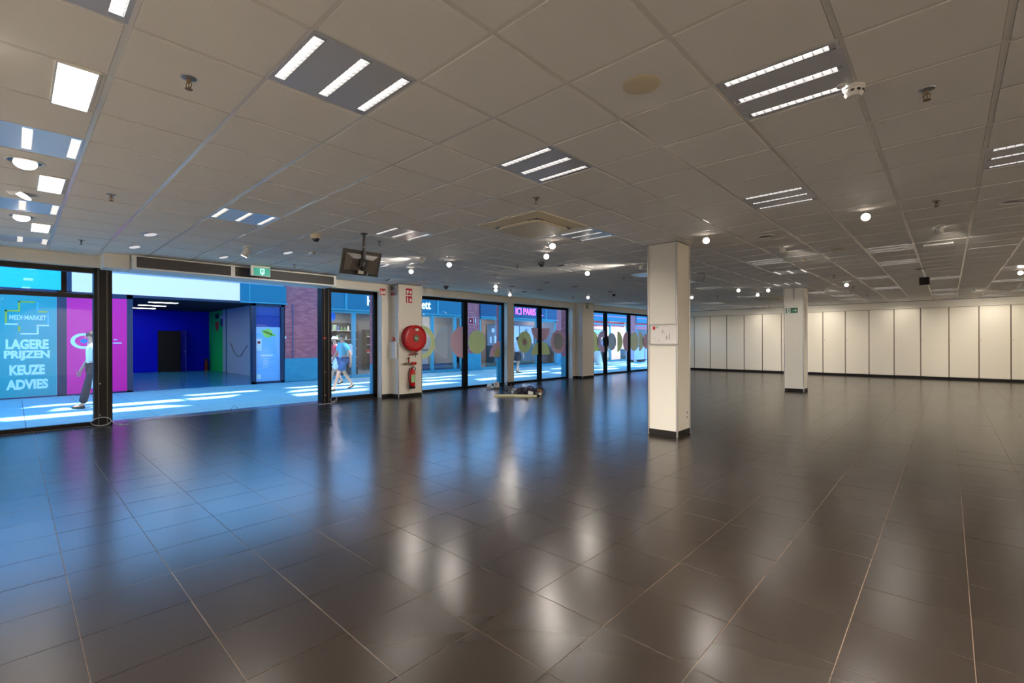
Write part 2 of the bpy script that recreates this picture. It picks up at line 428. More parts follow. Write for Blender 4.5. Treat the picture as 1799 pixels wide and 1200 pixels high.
for u, v in ((6.42, VB), (11.12, 10.62), (11.44, 10.62), (14.70, VB)): tr.cyl((u, v, 0), (u, v, 2.71), 0.013, 10)
tr.build('corner_trim', ALU, wall_f, smooth=True)
# back wall with its panels
wall_b = struct(MB().box(U1 + 0.03, U1 + 0.25, V0, 11.3, 0, 3.06).build('wall_back', WALLW))
MB().box(U1 + 0.0, U1 + 0.03, V0, VB, 2.885, 2.90).build('shadow_gap', DARKGAP, wall_b)
MB().box(U1 + 0.004, U1 + 0.03, V0, VB, 2.612, 2.622).build('ledge', JOINT, wall_b)
pm = MB().bbox(-0.022, 0.03, -0.366, 0.366, 0.10, 2.60, 0.004).mesh('wall_panel', PANELW)
lm = MB().lathe((-0.022, 0.325, 1.43), (-1, 0, 0), [(0.016, 0), (0.016, 0.006), (0.006, 0.008)], 12).mesh('lock', ALU)
jm = MB().box(0.0, 0.03, -0.015, 0.015, 0.09, 2.61).mesh('joint_strip', JOINT)
j0 = 9.16
for k in range(21):
    v = j0 - 0.7645 * k
    if v < V0 + 0.5: break
    j = bpy.data.objects.new('joint_strip', jm); C.objects.link(j); j.parent = wall_b; j.location = (U1, v, 0)
    p = bpy.data.objects.new('wall_panel', pm); C.objects.link(p); p.parent = wall_b; p.location = (U1, v - 0.382, 0)
    l = bpy.data.objects.new('lock', lm); C.objects.link(l); l.parent = p
MB().bbox(U1 - 0.022, U1 + 0.03, j0 + 0.016, VB - 0.002, 0.10, 2.60, 0.004).build('wall_panel', PANELW, wall_b)
struct(MB().box(U1 - 0.035, U1 + 0.03, V0, VB, 0.0, 0.092).build('baseboard_back', BLACK))
struct(MB().box(U0, U1, V0 - 0.2, V0, 0, 3.06).build('wall_right', WALLW))
struct(MB().box(U0 - 0.2, U0, V0, 11.3, 0, 3.06).build('wall_rear', WALLW))

# ------------------------------------------------------------------ shop windows
def window(n, u0, u1, mull=(), z0=0.0, z1=2.70, fw=0.05, transom=None, left=True, right=True, bot=0.065):
    f = MB(); y0, y1 = VG - 0.04, VG + 0.04
    f.box(u0, u1, y0, y1, z1 - 0.075, z1 + 0.02)
    f.box(u0, u1, y0, y1, z0, z0 + bot)
    if left: f.box(u0, u0 + fw, y0, y1, z0, z1)
    if right: f.box(u1 - fw, u1, y0, y1, z0, z1)
    if transom: f.box(u0, u1, y0, y1, transom[0], transom[1])
    o = struct(f.build('window_%d' % n, FRAME))
    xs = [u0] + [m for m in mull] + [u1]
    for m in mull: MB().box(m - 0.075, m + 0.075, y0 - 0.02, y1 + 0.02, z0, z1).build('mullion', FRAME, o)
    for a, b in zip(xs[:-1], xs[1:]):
        if transom:
            MB().box(a + 0.03, b - 0.03, VG - 0.004, VG + 0.004, z0 + 0.05, transom[0] + 0.02).build('pane', GLASS, o)
            MB().box(a + 0.03, b - 0.03, VG - 0.004, VG + 0.004, transom[1] - 0.02, z1 - 0.05).build('pane', GLASS, o)
        else:
            MB().box(a + 0.03, b - 0.03, VG - 0.004, VG + 0.004, z0 + 0.05, z1 - 0.05).build('pane', GLASS, o)
    return o
w1 = window(1, U0, 0.97, (), transom=(2.19, 2.26), right=False)
w2 = window(2, 5.14, 6.42, fw=0.09, left=False, bot=0.10)
w3 = window(3, 7.42, 11.12, (9.43,))
w4 = window(4, 11.44, 14.70, (12.99,))
w5 = window(5, 15.68, 23.0, (17.43, 19.45, 21.45))
for n, (a, b) in (('trim_1', (0.95, 1.19)), ('trim_2', (4.93, 5.16))):
    t = struct(MB().bbox(a, b, 10.68, 10.92, 0, 2.74, 0.006).build(n, FRAME))
    MB().box(a + 0.05, a + 0.062, 10.672, 10.682, 0, 2.72).build('rib', DKGREY, t)
    MB().box(b - 0.075, b - 0.063, 10.672, 10.682, 0, 2.72).build('rib', DKGREY, t)
    for z in (0.18, 0.72): MB().lathe((a + 0.075, 10.68, z), (0, -1, 0), [(0.01, 0), (0.01, 0.006)], 8).build('screw', ALU, t)
    if n == 'trim_2': MB().lathe((a + 0.06, 10.68, 1.52), (0, -1, 0), [(0.028, 0), (0.028, 0.01)], 14).build('red_sticker', REDP, t)
struct(MB().box(1.19, 4.93, 10.70, 10.86, 2.70, 2.72).build('trim_3', WHITEP))

def decal(poly, color, win, name, y=VG - 0.006):
    key = 'film_%s' % name[:-0 or None]
    m = MATS.get('film_' + color)
    if not m:
        cols = {'green': (240, 238, 190), 'pink': (242, 206, 208), 'blue': (214, 220, 222), 'cream': (248, 238, 208), 'lilac': (226, 204, 216)}
        m = mat('film_' + color, cols[color], 0.6)
        b = m.node_tree.nodes['Principled BSDF']
        nt = m.node_tree; tl = nt.nodes.new('ShaderNodeBsdfTranslucent'); tl.inputs[0].default_value = (*lin(cols[color]), 1)
        ms = nt.nodes.new('ShaderNodeMixShader'); ms.inputs[0].default_value = 0.38
        nt.links.new(b.outputs[0], ms.inputs[1]); nt.links.new(tl.outputs[0], ms.inputs[2]); nt.links.new(ms.outputs[0], nt.nodes['Material Output'].inputs[0])
    return MB().prism(poly, (0, y, 0), (1, 0, 0), (0, 0, 1), (0, -0.0012, 0)).build(name, m, win)
def ring(cx, cz, r, ri, color, win, y=VG - 0.006):
    b = MB(); n = 40; m = decal(circ(0, 0, 0.01), color, win, 'film_ring').data.materials[0]; o_old = win.children[-1]
    bpy.data.objects.remove(o_old)
    for k in range(n):
        a, c = 2 * PI * k / n, 2 * PI * (k + 1) / n
        P = lambda t, rr: (cx + rr * math.cos(t), cz + rr * math.sin(t))
        b.prism([P(a, ri), P(a, r), P(c, r), P(c, ri)], (0, y, 0), (1, 0, 0), (0, 0, 1), (0, -0.0012, 0))
    return b.build('film_ring', m, win)
cz = 1.41; r5 = 0.475
ring(7.83, cz, r5, 0.32, 'green', w3)
decal(circ(8.76, cz, r5, 24, 90, 270), 'blue', w3, 'film_half_disc')
decal(circ(9.35, cz, r5, 24, 90, 270), 'pink', w3, 'film_half_disc')
decal(circ(9.94, cz, 0.37, 30), 'green', w3, 'film_disc')
decal(circ(10.98, 0.935, 0.5, 24, 90, 180) + [(10.98, 0.935)], 'pink', w3, 'film_dome')
decal(circ(10.98, 0.935, 0.31, 24, 90, 180) + [(10.98, 0.935)], 'green', w3, 'film_dome', VG - 0.008)
decal(circ(12.19, cz, 0.375, 30), 'green', w4, 'film_disc')
decal(circ(12.19, cz, 0.12, 20), 'pink', w4, 'film_disc', VG - 0.008)
decal(circ(13.07, 1.91, 0.52, 24, 180, 360, 0.48), 'pink', w4, 'film_half_disc')
decal(circ(13.07, 0.945, 0.52, 24, 0, 180, 0.48), 'green', w4, 'film_half_disc')
decal(circ(14.11, cz, 0.45, 30), 'pink', w4, 'film_disc')
decal(circ(14.11, cz, 0.30, 30), 'blue', w4, 'film_disc', VG - 0.008)
decal(circ(16.41, cz, 0.46, 24, -90, 90), 'green', w5, 'film_half_disc')
ring(17.25, cz, 0.46, 0.2, 'lilac', w5)
decal(circ(17.95, cz, 0.38, 30), 'blue', w5, 'film_disc')
decal(circ(18.42, cz, 0.46, 24, -90, 90), 'green', w5, 'film_half_disc')
decal(circ(19.36, cz, 0.46, 24, 90, 270), 'pink', w5, 'film_half_disc')
decal(circ(19.95, cz, 0.44, 30), 'cream', w5, 'film_disc')
decal(circ(20.42, cz, 0.47, 24, -90, 90), 'cream', w5, 'film_half_disc')
decal(circ(21.15, cz, 0.36, 30), 'pink', w5, 'film_disc')
decal(circ(22.0, cz, 0.46, 24, 90, 270), 'green', w5, 'film_half_disc')

# ------------------------------------------------------------------ ceiling lights
STRIPM = emitter('lamp_strip', (255, 248, 238), STRIP)
PLATE = mat('light_plate', (205, 206, 212), 0.25, metal=0.2)
LOUV = mat('louvre_blade', (225, 225, 225), 0.25, metal=0.5)
def make_lum():
    t = thing('louvre_ceiling_light', LUM[0][3], 'ceiling light', (0, 0, 0), 'three-strip louvre ceiling lights')
    h = MB(); H = 0.295; z0, z1 = -0.002, 0.03
    xs = [-H, -0.276, -0.221, -0.0275, 0.0275, 0.221, 0.276, H]
    for k in (0, 2, 4, 6): h.box(xs[k], xs[k + 1], -H, H, z0, z0 + 0.004)
    for k in (1, 3, 5):
        h.box(xs[k], xs[k + 1], -H, -0.275, z0, z0 + 0.004); h.box(xs[k], xs[k + 1], 0.275, H, z0, z0 + 0.004)
        h.box(xs[k] - 0.001, xs[k], -0.275, 0.275, z0, z1); h.box(xs[k + 1], xs[k + 1] + 0.001, -0.275, 0.275, z0, z1)
    h.box(-H, H, -H, H, z1, z1 + 0.004)
    h.build('housing', PLATE, t)
    for c in (-0.2485, 0.0, 0.2485):
        MB().box(c - 0.024, c + 0.024, -0.272, 0.272, 0.018, 0.022).build('lamp_strip', STRIPM, t)
        l = MB()
        for q in range(13):
            y = -0.27 + 0.54 * q / 12; l.box(c - 0.026, c + 0.026, y - 0.0015, y + 0.0015, 0.002, 0.016)
        for y in (-0.262, 0.262): l.box(c - 0.026, c + 0.026, y - 0.012, y + 0.012, 0.0, 0.004)
        tag(l.build('louvre', LOUV, t), kind='stuff')
        ld = LAMP
        lo = bpy.data.objects.new('lamp', ld); C.objects.link(lo); lo.parent = t; lo.location = (c, 0, -0.0015)
    return t
LAMP = bpy.data.lights.new('lamp', 'AREA'); LAMP.shape = 'RECTANGLE'; LAMP.size = 0.045; LAMP.size_y = 0.52; LAMP.energy = LUM_POWER; LAMP.color = LUM_COLOR; LAMP.spread = math.radians(LUM_SPREAD)
lum0 = make_lum()
for k, (a, b, rot, lab) in enumerate(LUM):
    loc = (CU + 0.6 * a + 0.3, CV + 0.6 * b + 0.3, CEIL)
    rz = PI / 2 if rot else 0
    if k == 0: lum0.location = loc
    else: dup(lum0, loc, lab, rz)
# long glowing LED panels in the left-hand row
LEDM = emitter('led_panel', (255, 250, 246), 6.0)
for (v, lab) in ((3.70, 'largest glowing white LED panel at upper left, nearest the camera'), (6.10, 'second glowing white LED panel, under the nearest large one'), (8.50, 'smallest glowing white LED panel of the left row, nearest the shop front')):
    t = thing('led_ceiling_panel', lab, 'ceiling light', (0.245, v, CEIL), 'glowing LED panels in the left row')
    f = MB(); x0, x1, y0, y1 = 0.165, 0.325, v - 0.3, v + 0.3
    f.box(x0 - 0.01, x0, y0, y1, CEIL - 0.014, CEIL); f.box(x1, x1 + 0.01, y0, y1, CEIL - 0.014, CEIL); f.box(x0 - 0.01, x1 + 0.01, y0 - 0.01, y0, CEIL - 0.014, CEIL); f.box(x0 - 0.01, x1 + 0.01, y1, y1 + 0.01, CEIL - 0.014, CEIL)
    f.build('frame', WHITEP, t); MB().box(x0, x1, y0, y1, CEIL - 0.010, CEIL - 0.006).build('diffuser', LEDM, t)

def cell(a, b): return (CU + 0.6 * (a + 0.5), CV + 0.6 * (b + 0.5), CEIL - 0.0045)
# round recessed downlights
LENS = emitter('downlight_lens', (255, 244, 240), 7.0); LENSD = emitter('dim_lens', (226, 224, 232), 0.8)
def make_down(lensm, tilt, r=0.12):
    t = thing('recessed_downlight', 'x', 'downlight', (0, 0, 0))
    MB().lathe((0, 0, 0), (0, 0, -1), [(r, 0), (r, 0.004), (r - 0.012, 0.007), (r - 0.018, 0.004), (r - 0.022, -0.002)], 28).build('trim_ring', WHITEP, t, smooth=True)
    MB().lathe((0, 0, 0.001), (0, 0, -1), [(r - 0.02, 0), (r - 0.02, 0.0015)], 24).build('recess', BLACKP if lensm is LENS else mat('recess_white', (214, 218, 228), 0.35), t)
    ax = Vector((math.sin(tilt), 0.0, -math.cos(tilt)))
    MB().lathe(Vector((0, 0, -0.002)) - ax * 0.002, ax, [(0.055, -0.0), (0.074, 0.012), (0.078, 0.018)], 20).build('lamp_head', ALU, t, smooth=True)
    MB().lathe(Vector((0, 0, -0.002)) + ax * 0.016, ax, [(0.072, 0), (0.072, 0.001)], 20).build('lens', lensm, t)
    return t
DOWN = [  # cell, lit, rz, tilt, label
 ((0, 9), 1, -1.55, 0.45, 'lit round downlight left of the second glowing LED panel, above it'),
 ((0, 11), 1, 3.4, 0.9, 'lit round downlight tilted away, below the second glowing LED panel'),
 ((0, 13), 1, -1.55, 0.5, 'lit round downlight left of the smallest glowing LED panel'),
 ((2, 13), 0, -0.6, 0.6, 'twin-lamp round downlight over the left end of the black air curtain, upper one'),
 ((2, 15), 0, -0.6, 0.6, 'twin-lamp round downlight touching the left end of the black air curtain'),
 ((4, 15), 0, -0.6, 0.6, 'twin-lamp round downlight just above the middle of the air curtain'),
 ((5, 13), 0, -0.6, 0.6, 'round downlight right of the green exit sign'),
 ((8, 13), 0, -0.6, 0.6, 'small round downlight right beside the hanging television'),
 ((10, 16), 1, 0.0, 0.2, 'small glowing downlight above the red fire reel sign'),
 ((12, 12), 0, 0.3, 0.3, 'round downlight between the windows and the starry spot over the pale discs'),
 ((12, 15), 0, 0.3, 0.3, 'round downlight beside the black dome camera over the first disc window'),
 ((12, 9), 0, 0.3, 0.2, 'white round downlight right of the black dome camera under the cassette'),
 ((15, 12), 0, 0.3, 0.2, 'white round downlight in the middle of the ceiling, second along the row'),
 ((17, 14), 0, 0.3, 0.2, 'white round downlight in front of the purple lettering window'),
 ((17, 12), 0, 0.3, 0.2, 'dark-centred round downlight, third along the row from the cassette'),
 ((20, 12), 0, 0.3, 0.2, 'white round downlight left of the small hanging black camera'),
 ((17, 15), 0, 0.3, 0.2, 'white round downlight nearest the purple lettering window head'),
 ((15, 14), 0, 0.3, 0.2, 'white round downlight over the pink and green disc window'),
 ((12, 3), 0, 0.5, 0.1, 'white round downlight above the far pillar, right of the lit spot'),
 ((12, -1), 0, 0.5, 0.1, 'white round downlight at the right picture edge'),
]
dlit, ddim = make_down(LENS, 0.5), make_down(LENSD, 0.25)
first = {1: True, 0: True}
for (c, lit, rz, tilt, lab) in DOWN:
    src = dlit if lit else ddim
    if first[lit]:
        src.location = cell(*c); src['label'] = lab; src.rotation_euler = (0, 0, rz); first[lit] = False; o = src
    else: o = dup(src, cell(*c), lab, rz)
    o['group'] = 'lit round downlights' if lit else 'round recessed downlights'
for c, lab in (((4, 2), 'beige round cover plate flat on the near ceiling tiles'), ((15, 2), 'faint beige round cover plate beyond the lit spot, right of the far pillar')):
    x, y, z = cell(*c)
    o = MB().lathe((x, y, z), (0, 0, -1), [(0.105, 0), (0.105, 0.003), (0.098, 0.006), (0.03, 0.007)], 32).build('ceiling_cover_plate', mat('cover_beige', (200, 186, 158), 0.7), smooth=True, origin=(x, y, z)); tag(o, lab, 'cover plate')
# adjustable spots
SPOTL = emitter('spot_lens', (255, 240, 226), 22.0)
def make_spot(face):
    t = thing('ceiling_spotlight', 'x', 'spotlight', (0, 0, 0), 'adjustable ceiling spotlights')
    MB().lathe((0, 0, 0), (0, 0, -1), [(0.075, 0), (0.075, 0.004), (0.06, 0.008), (0.055, 0.003)], 24).build('mounting_ring', WHITEP, t, smooth=True)
    MB().cyl((0, 0, 0), (0, 0, -0.045), 0.010, 8).build('stem', WHITEP, t)
    ax = Vector((math.cos(0.45), 0, -math.sin(0.45)))
    c = Vector((0, 0, -0.055))
    MB().lathe(c - ax * 0.05, ax, [(0.022, 0), (0.034, 0.02), (0.046, 0.07), (0.048, 0.085)], 20).build('lamp_head', WHITEP, t, smooth=True)
    MB().lathe(c + ax * 0.033, ax, [(0.042, 0), (0.042, 0.002)], 20).build('lens', SPOTL, t)
    return t
spot0 = make_spot(1)
SPOTS = [  # cell, aim ('cam','wall','win'), label
 ((11, 1), 'cam', 'big lit spot at right, beyond the louvre light with the smoke detector'),
 ((11, 4), 'cam', 'lit spot just right of the near pillar top'),
 ((9, 7), 'cam', 'lit spot just below the air conditioning cassette corner'),
 ((10, 8), 'cam', 'lit spot second below the air conditioning cassette'),
 ((13.5, 9), 'cam', 'brightest starry spot, left of the near pillar'),
 ((17, 16), 'cam', 'starry bright spot right in front of the window head above the green disc'),
 ((9, 13), 'cam', 'bright spot above the two red fire signs'),
 ((9, 11), 'cam', 'smaller bright spot right of and above the one over the fire signs'),
 ((8, 11), 'win', 'spot turned sideways, a slim glow above the pair over the fire signs'),
 ((14, 14), 'cam', 'small spot over the green disc, left of the starry one'),
 ((15, 15), 'cam', 'small spot directly above the starry one at the window head'),
 ((21, 14), 'cam', 'lit spot over the pillar with the small green sign'),
 ((23, 7), 'cam', 'lit spot left of the far pillar, middle of the three'),
 ((24, 6), 'cam', 'lit spot left of the far pillar, closest to it'),
 ((26, 7), 'cam', 'tiny lit spot left of the far pillar, between the other two and farther back'),
 ((25, 10), 'cam', 'lit spot low beside the right edge of the near pillar'),
 ((24, 3), 'cam', 'lit spot right of the far pillar over the panel wall'),
 ((24, -2), 'cam', 'lone lit spot at the right over the panel wall'),
 ((13.5, 3), 'wall', 'spot turned away with a warm glow on the tiles, above the far pillar'),
 ((13.5, 0), 'wall', 'spot turned away with a warm glow on the tiles, right of the big lit spot'),
 ((26, 4), 'wall', 'small turned-away spot just right of the far pillar top'),
 ((13.5, 7), 'wall', 'spot turned away just left of the near pillar shaft'),
 ((31, 7), 'wall', 'spot near the panel wall left of the far pillar'),
 ((26, 12), 'wall', 'unseen added spot behind the near pillar, lighting the far left panels'),  # out-of-sight fixture put in to brighten the left panels
 ((31, -1), 'wall', 'spot near the panel wall at far right'),
]
WASH = bpy.data.lights.new('spot_beam', 'SPOT'); WASH.energy = WASH_POWER; WASH.spot_size = math.radians(62); WASH.spot_blend = 0.9; WASH.shadow_soft_size = 0.03; WASH.color = (1.0, 0.9, 0.76)
for k, (c, aim, lab) in enumerate(SPOTS):
    loc = Vector(cell(*c))
    if aim == 'cam': rz = math.atan2(-loc.y, -loc.x)
    elif aim == 'wall': rz = 0.0 + R.uniform(-0.2, 0.25)
    else: rz = PI / 2 + 0.5
    if k == 0: spot0.location = loc; spot0['label'] = lab; spot0.rotation_euler = (0, 0, rz); o = spot0
    else: o = dup(spot0, loc, lab, rz)
for o in [x for x in C.objects if x.get('category') == 'spotlight']:
    a = o.rotation_euler.z
    if abs(a) < 0.3:
        lo = bpy.data.objects.new('beam', WASH); C.objects.link(lo); lo.parent = o; lo.location = (0.09, 0, -0.09)
        lo.rotation_euler = (0, -math.radians(70), 0)
# unseen spots, added to bounce light off the rear wall onto the ceiling
FILLR = bpy.data.lights.new('spot_beam', 'SPOT'); FILLR.energy = REAR_FILL; FILLR.spot_size = math.radians(110); FILLR.spot_blend = 0.9; FILLR.shadow_soft_size = 0.04; FILLR.color = (1.0, 0.91, 0.80)
for k, v in enumerate((-1.0, 0.8, 2.6, 4.4, 6.2, 8.0)):
    o = dup(spot0, (-0.25, v, CEIL - 0.0045), 'unseen added spot aimed at the wall behind the camera, number ' + ('one', 'two', 'three', 'four', 'five', 'six')[k], PI)
    lo = bpy.data.objects.new('beam', FILLR); C.objects.link(lo); lo.parent = o; lo.location = (0.09, 0, -0.09); lo.rotation_euler = (0, -math.radians(48), 0)
FILLF = bpy.data.lights.new('spot_beam', 'SPOT'); FILLF.energy = 1200.0; FILLF.spot_size = math.radians(66); FILLF.spot_blend = 1.0; FILLF.shadow_soft_size = 0.06; FILLF.color = (1.0, 0.91, 0.80)  # added out-of-frame fill, brightens the pillar faces turned to the camera
for k, v in enumerate((-0.4, 3.4)):
    o = dup(spot0, (-0.25, v, CEIL - 0.0045), 'unseen added spot behind the camera aimed along the room, ' + ('first', 'second')[k], 0.15)
    lo = bpy.data.objects.new('beam', FILLF); C.objects.link(lo); lo.parent = o; lo.location = (0.09, 0, -0.09); lo.rotation_euler = (0, -math.radians(57), 0)
FILLS = bpy.data.lights.new('spot_beam', 'SPOT'); FILLS.energy = SIDE_FILL; FILLS.spot_size = math.radians(120); FILLS.spot_blend = 0.9; FILLS.shadow_soft_size = 0.04; FILLS.color = (1.0, 0.89, 0.76)  # added out-of-frame fill, lightens ceiling and pillars by way of the side wall
for k, u in enumerate((1.5, 4.5, 7.5, 10.5, 13.5, 16.5, 19.5)):
    o = dup(spot0, (u, -5.6, CEIL - 0.0045), 'unseen added spot aimed at the side wall outside the right picture edge, number ' + ('one', 'two', 'three', 'four', 'five', 'six', 'seven')[k], -PI / 2)
    lo = bpy.data.objects.new('beam', FILLS); C.objects.link(lo); lo.parent = o; lo.location = (0.09, 0, -0.09); lo.rotation_euler = (0, -math.radians(48), 0)
BEAMC = bpy.data.lights.new('spot_beam', 'SPOT'); BEAMC.energy = CAM_POWER; BEAMC.spot_size = math.radians(90); BEAMC.spot_blend = 0.9; BEAMC.shadow_soft_size = 0.04; BEAMC.color = (1.0, 0.92, 0.82)
for k in (0, 1, 2, 3, 4, 5, 6, 7):
    o = [x for x in C.objects if x.get('label') == SPOTS[k][2]][0]
    lo = bpy.data.objects.new('beam', BEAMC); C.objects.link(lo); lo.parent = o; lo.location = (0.09, 0, -0.09); lo.rotation_euler = (0, -math.radians(58), 0)
BEAMW = bpy.data.lights.new('spot_beam', 'SPOT'); BEAMW.energy = 150.0; BEAMW.spot_size = math.radians(100); BEAMW.spot_blend = 0.9; BEAMW.shadow_soft_size = 0.04; BEAMW.color = (1.0, 0.92, 0.82)
for k in (8, 21):
    o = [x for x in C.objects if x.get('label') == SPOTS[k][2]][0]; o.rotation_euler = (0, 0, PI / 2 + 0.3)
    lo = bpy.data.objects.new('beam', BEAMW); C.objects.link(lo); lo.parent = o; lo.location = (0.09, 0, -0.09); lo.rotation_euler = (0, -math.radians(62), 0)
# white cylinder spotlight in front of the exit sign
x, y, z = cell(4, 13)
t = thing('cylinder_spotlight', 'white cylinder spotlight left of the green exit sign', 'spotlight', (x, y, z))
MB().lathe((x, y, z), (0, 0, -1), [(0.06, 0), (0.06, 0.02)], 20).build('base', WHITEP, t)
MB().cyl((x, y, z - 0.02), (x, y, z - 0.05), 0.012, 8).build('stem', WHITEP, t)
ax = Vector((-0.35, 0.25, -0.9)).normalized(); p0 = Vector((x, y, z - 0.05))
MB().lathe(p0 - ax * 0.02, ax, [(0.045, 0), (0.05, 0.01), (0.05, 0.13), (0.046, 0.132)], 20).build('lamp_head', WHITEP, t, smooth=True)
MB().lathe(p0 + ax * 0.114, ax, [(0.043, 0), (0.043, 0.002)], 20).build('lens', SPOTL, t)
# sprinklers
def make_spr():
    t = thing('sprinkler_head', 'x', 'sprinkler', (0, 0, 0), 'pendent sprinkler heads')
    MB().lathe((0, 0, 0), (0, 0, -1), [(0.04, 0), (0.038, 0.004), (0.02, 0.010), (0.012, 0.010)], 18).build('escutcheon', CHROME, t, smooth=True)
    b = MB(); b.cyl((0, 0, 0), (0, 0, -0.03), 0.011, 10)
    for s in (-1, 1): b.tube([(0, 0.011 * s, -0.028), (0, 0.016 * s, -0.04), (0, 0.012 * s, -0.055), (0, 0.003 * s, -0.063)], 0.0035, 6)
    b.build('frame_arms', BRASS, t); MB().cyl((0, 0, -0.03), (0, 0, -0.062), 0.0035, 6).build('bulb', BRASS, t)
    MB().lathe((0, 0, -0.063), (0, 0, -1), [(0.004, 0), (0.019, 0.001), (0.019, 0.003), (0.004, 0.004)], 14).build('deflector', BRASS, t)
    return t
SPR = [((1, 5), 'sprinkler head on the near left tiles beside the bright three-strip light'), ((1, 10), 'sprinkler head right of the second glowing LED panel'),
 ((1, 15), 'sprinkler head over the left shop window, beyond the LED panels'), ((6, 5), 'sprinkler head in front of the air conditioning cassette'),
 ((6, 0), 'sprinkler head right of the white smoke detector'), ((11, 0), 'sprinkler head at right between the lit spot and the round downlight'),
 ((6, 10), 'sprinkler head right beside the television pole'), ((11, 15), 'sprinkler head over the pillar with the fire hose reel'),
 ((6, 15), 'sprinkler head right of the exit sign, over the air curtain'), ((11, 10), 'sprinkler head left of the black dome camera under the cassette'),
 ((16, 9), 'sprinkler head between the starry spot and the near pillar'), ((16, 15), 'sprinkler head right of the starry window spot'),
 ((21, 15), 'sprinkler head left of the lit spot over the small green sign'), ((16, 3), 'dark sprinkler head above the far pillar, right of it'),
 ((21, 3), 'dark sprinkler head right of the far pillar, second one back'), ((26, 3), 'dark sprinkler head right of the far pillar, third one back'),
 ((31, 3), 'tiny sprinkler head right of the far pillar, nearest the panel wall'), ((26, 9), 'tiny sprinkler head between the pillars, above the exit sign level'), ((36, 9), 'tiny sprinkler head near the panel wall, left of the far pillar')]
spr = make_spr()
for k, (c, lab) in enumerate(SPR):
    if k == 0: spr.location = cell(*c); spr['label'] = lab; spr.rotation_euler = (0, 0, 0.6)
    else: dup(spr, cell(*c), lab, R.uniform(0, 3))

# ------------------------------------------------------------------ things hung from the ceiling
# air conditioning cassettes
def cassette(cx, cy, label):
    t = thing('ceiling_air_conditioner', label, 'air conditioner', (cx, cy, CEIL))
    f = MB(); H = 0.51; z = CEIL - 0.004
    f.prism([(-H, -H + 0.03), (-H + 0.03, -H), (H - 0.03, -H), (H, -H + 0.03), (H, H - 0.03), (H - 0.03, H), (-H + 0.03, H), (-H, H - 0.03)], (cx, cy, z), (1, 0, 0), (0, 1, 0), (0, 0, -0.012))
    b = MB(); n0 = 0
    o1 = [(-0.49, -0.49), (0.49, -0.49), (0.49, 0.49), (-0.49, 0.49)]; o2 = [(-0.36, -0.36), (0.36, -0.36), (0.36, 0.36), (-0.36, 0.36)]
    for k in range(4):
        a, c = o1[k], o1[(k + 1) % 4]; d, e = o2[(k + 1) % 4], o2[k]
        f.quad((cx + a[0], cy + a[1], z - 0.012), (cx + c[0], cy + c[1], z - 0.012), (cx + d[0], cy + d[1], z - 0.034), (cx + e[0], cy + e[1], z - 0.034))
    f.build('panel', CREAMP, t)
    MB().prism(o2, (cx, cy, z - 0.012), (1, 0, 0), (0, 1, 0), (0, 0, -0.0215)).build('air_slot', BLACKP, t)
    pl = []
    for qx, qy in ((1, 1), (-1, 1), (-1, -1), (1, -1)):
        a0 = {(1, 1): 0, (-1, 1): 90, (-1, -1): 180, (1, -1): 270}[(qx, qy)]
        pl += [(qx * 0.255 + 0.08 * math.cos(math.radians(a0 + 15 * k)), qy * 0.255 + 0.08 * math.sin(math.radians(a0 + 15 * k))) for k in range(7)]
    MB().prism(pl, (cx, cy, z - 0.036), (1, 0, 0), (0, 1, 0), (0, 0, -0.024)).build('intake_panel', CREAMP, t)
    for dx, dy in ((-1, 0), (1, 0), (0, -1), (0, 1)):
        fl = MB()
        if dx: fl.box(cx + dx * 0.347 - 0.006, cx + dx * 0.347 + 0.006, cy - 0.22, cy + 0.22, z - 0.052, z - 0.037)
        else: fl.box(cx - 0.22, cx + 0.22, cy + dy * 0.347 - 0.006, cy + dy * 0.347 + 0.006, z - 0.052, z - 0.037)
        fl.build('air_flap', CREAMP, t)
    return t
cassette(4.54, 3.87, 'cream square air conditioning cassette in the middle of the ceiling')
cassette(17.9, 4.5, 'second air conditioning cassette far back, half hidden by the far pillar')
# television hung with its back to the room
t = thing('hanging_television', 'black television hung from a ceiling pole, back turned, by the entrance', 'television', (3.28, 5.85, CEIL))
MB().lathe((3.28, 5.83, CEIL), (0, 0, -1), [(0.05, 0), (0.05, 0.01), (0.02, 0.016)], 16).build('ceiling_plate', BLACKP, t)
pole = MB().cyl((3.28, 5.83, CEIL), (3.28, 5.83, 2.46), 0.021, 14).build('pole', BLACKP, t, smooth=True)
MB().lathe((3.28, 5.83, 2.72), (0, 0, -1), [(0.024, 0), (0.024, 0.008)], 14).build('collar', ALU, pole)
tilt = math.radians(20); ctr = Vector((3.275, 5.895, 2.51))
ex = Vector((1, 0, 0)); ey = Vector((0, math.cos(tilt), math.sin(tilt))); ez = Vector((0, -math.sin(tilt), math.cos(tilt)))
def tvbox(b, x0, x1, y0, y1, z0, z1):
    pts = [(x, y, zz) for zz in (z0, z1) for x, y in ((x0, y0), (x1, y0), (x1, y1), (x0, y1))]; n = len(b.v)
    b.v += [tuple(ctr + ex * p[0] + ey * p[1] + ez * p[2]) for p in pts]
    b.f += [(n, n + 3, n + 2, n + 1), (n + 4, n + 5, n + 6, n + 7), (n, n + 1, n + 5, n + 4), (n + 1, n + 2, n + 6, n + 5), (n + 2, n + 3, n + 7, n + 6), (n + 3, n, n + 4, n + 7)]
    return b
TVM = mat('tv_back', (34, 31, 28), 0.42)
tvbox(MB(), -0.285, 0.285, 0.0, 0.025, -0.17, 0.17).build('cabinet', TVM, t)
bk = MB(); n = 0
pr = [(-0.24, 0.0, -0.11), (0.24, 0.0, -0.11), (0.24, 0.0, 0.12), (-0.24, 0.0, 0.12), (-0.17, -0.035, -0.10), (0.17, -0.035, -0.10), (0.15, -0.035, 0.06), (-0.15, -0.035, 0.06)]
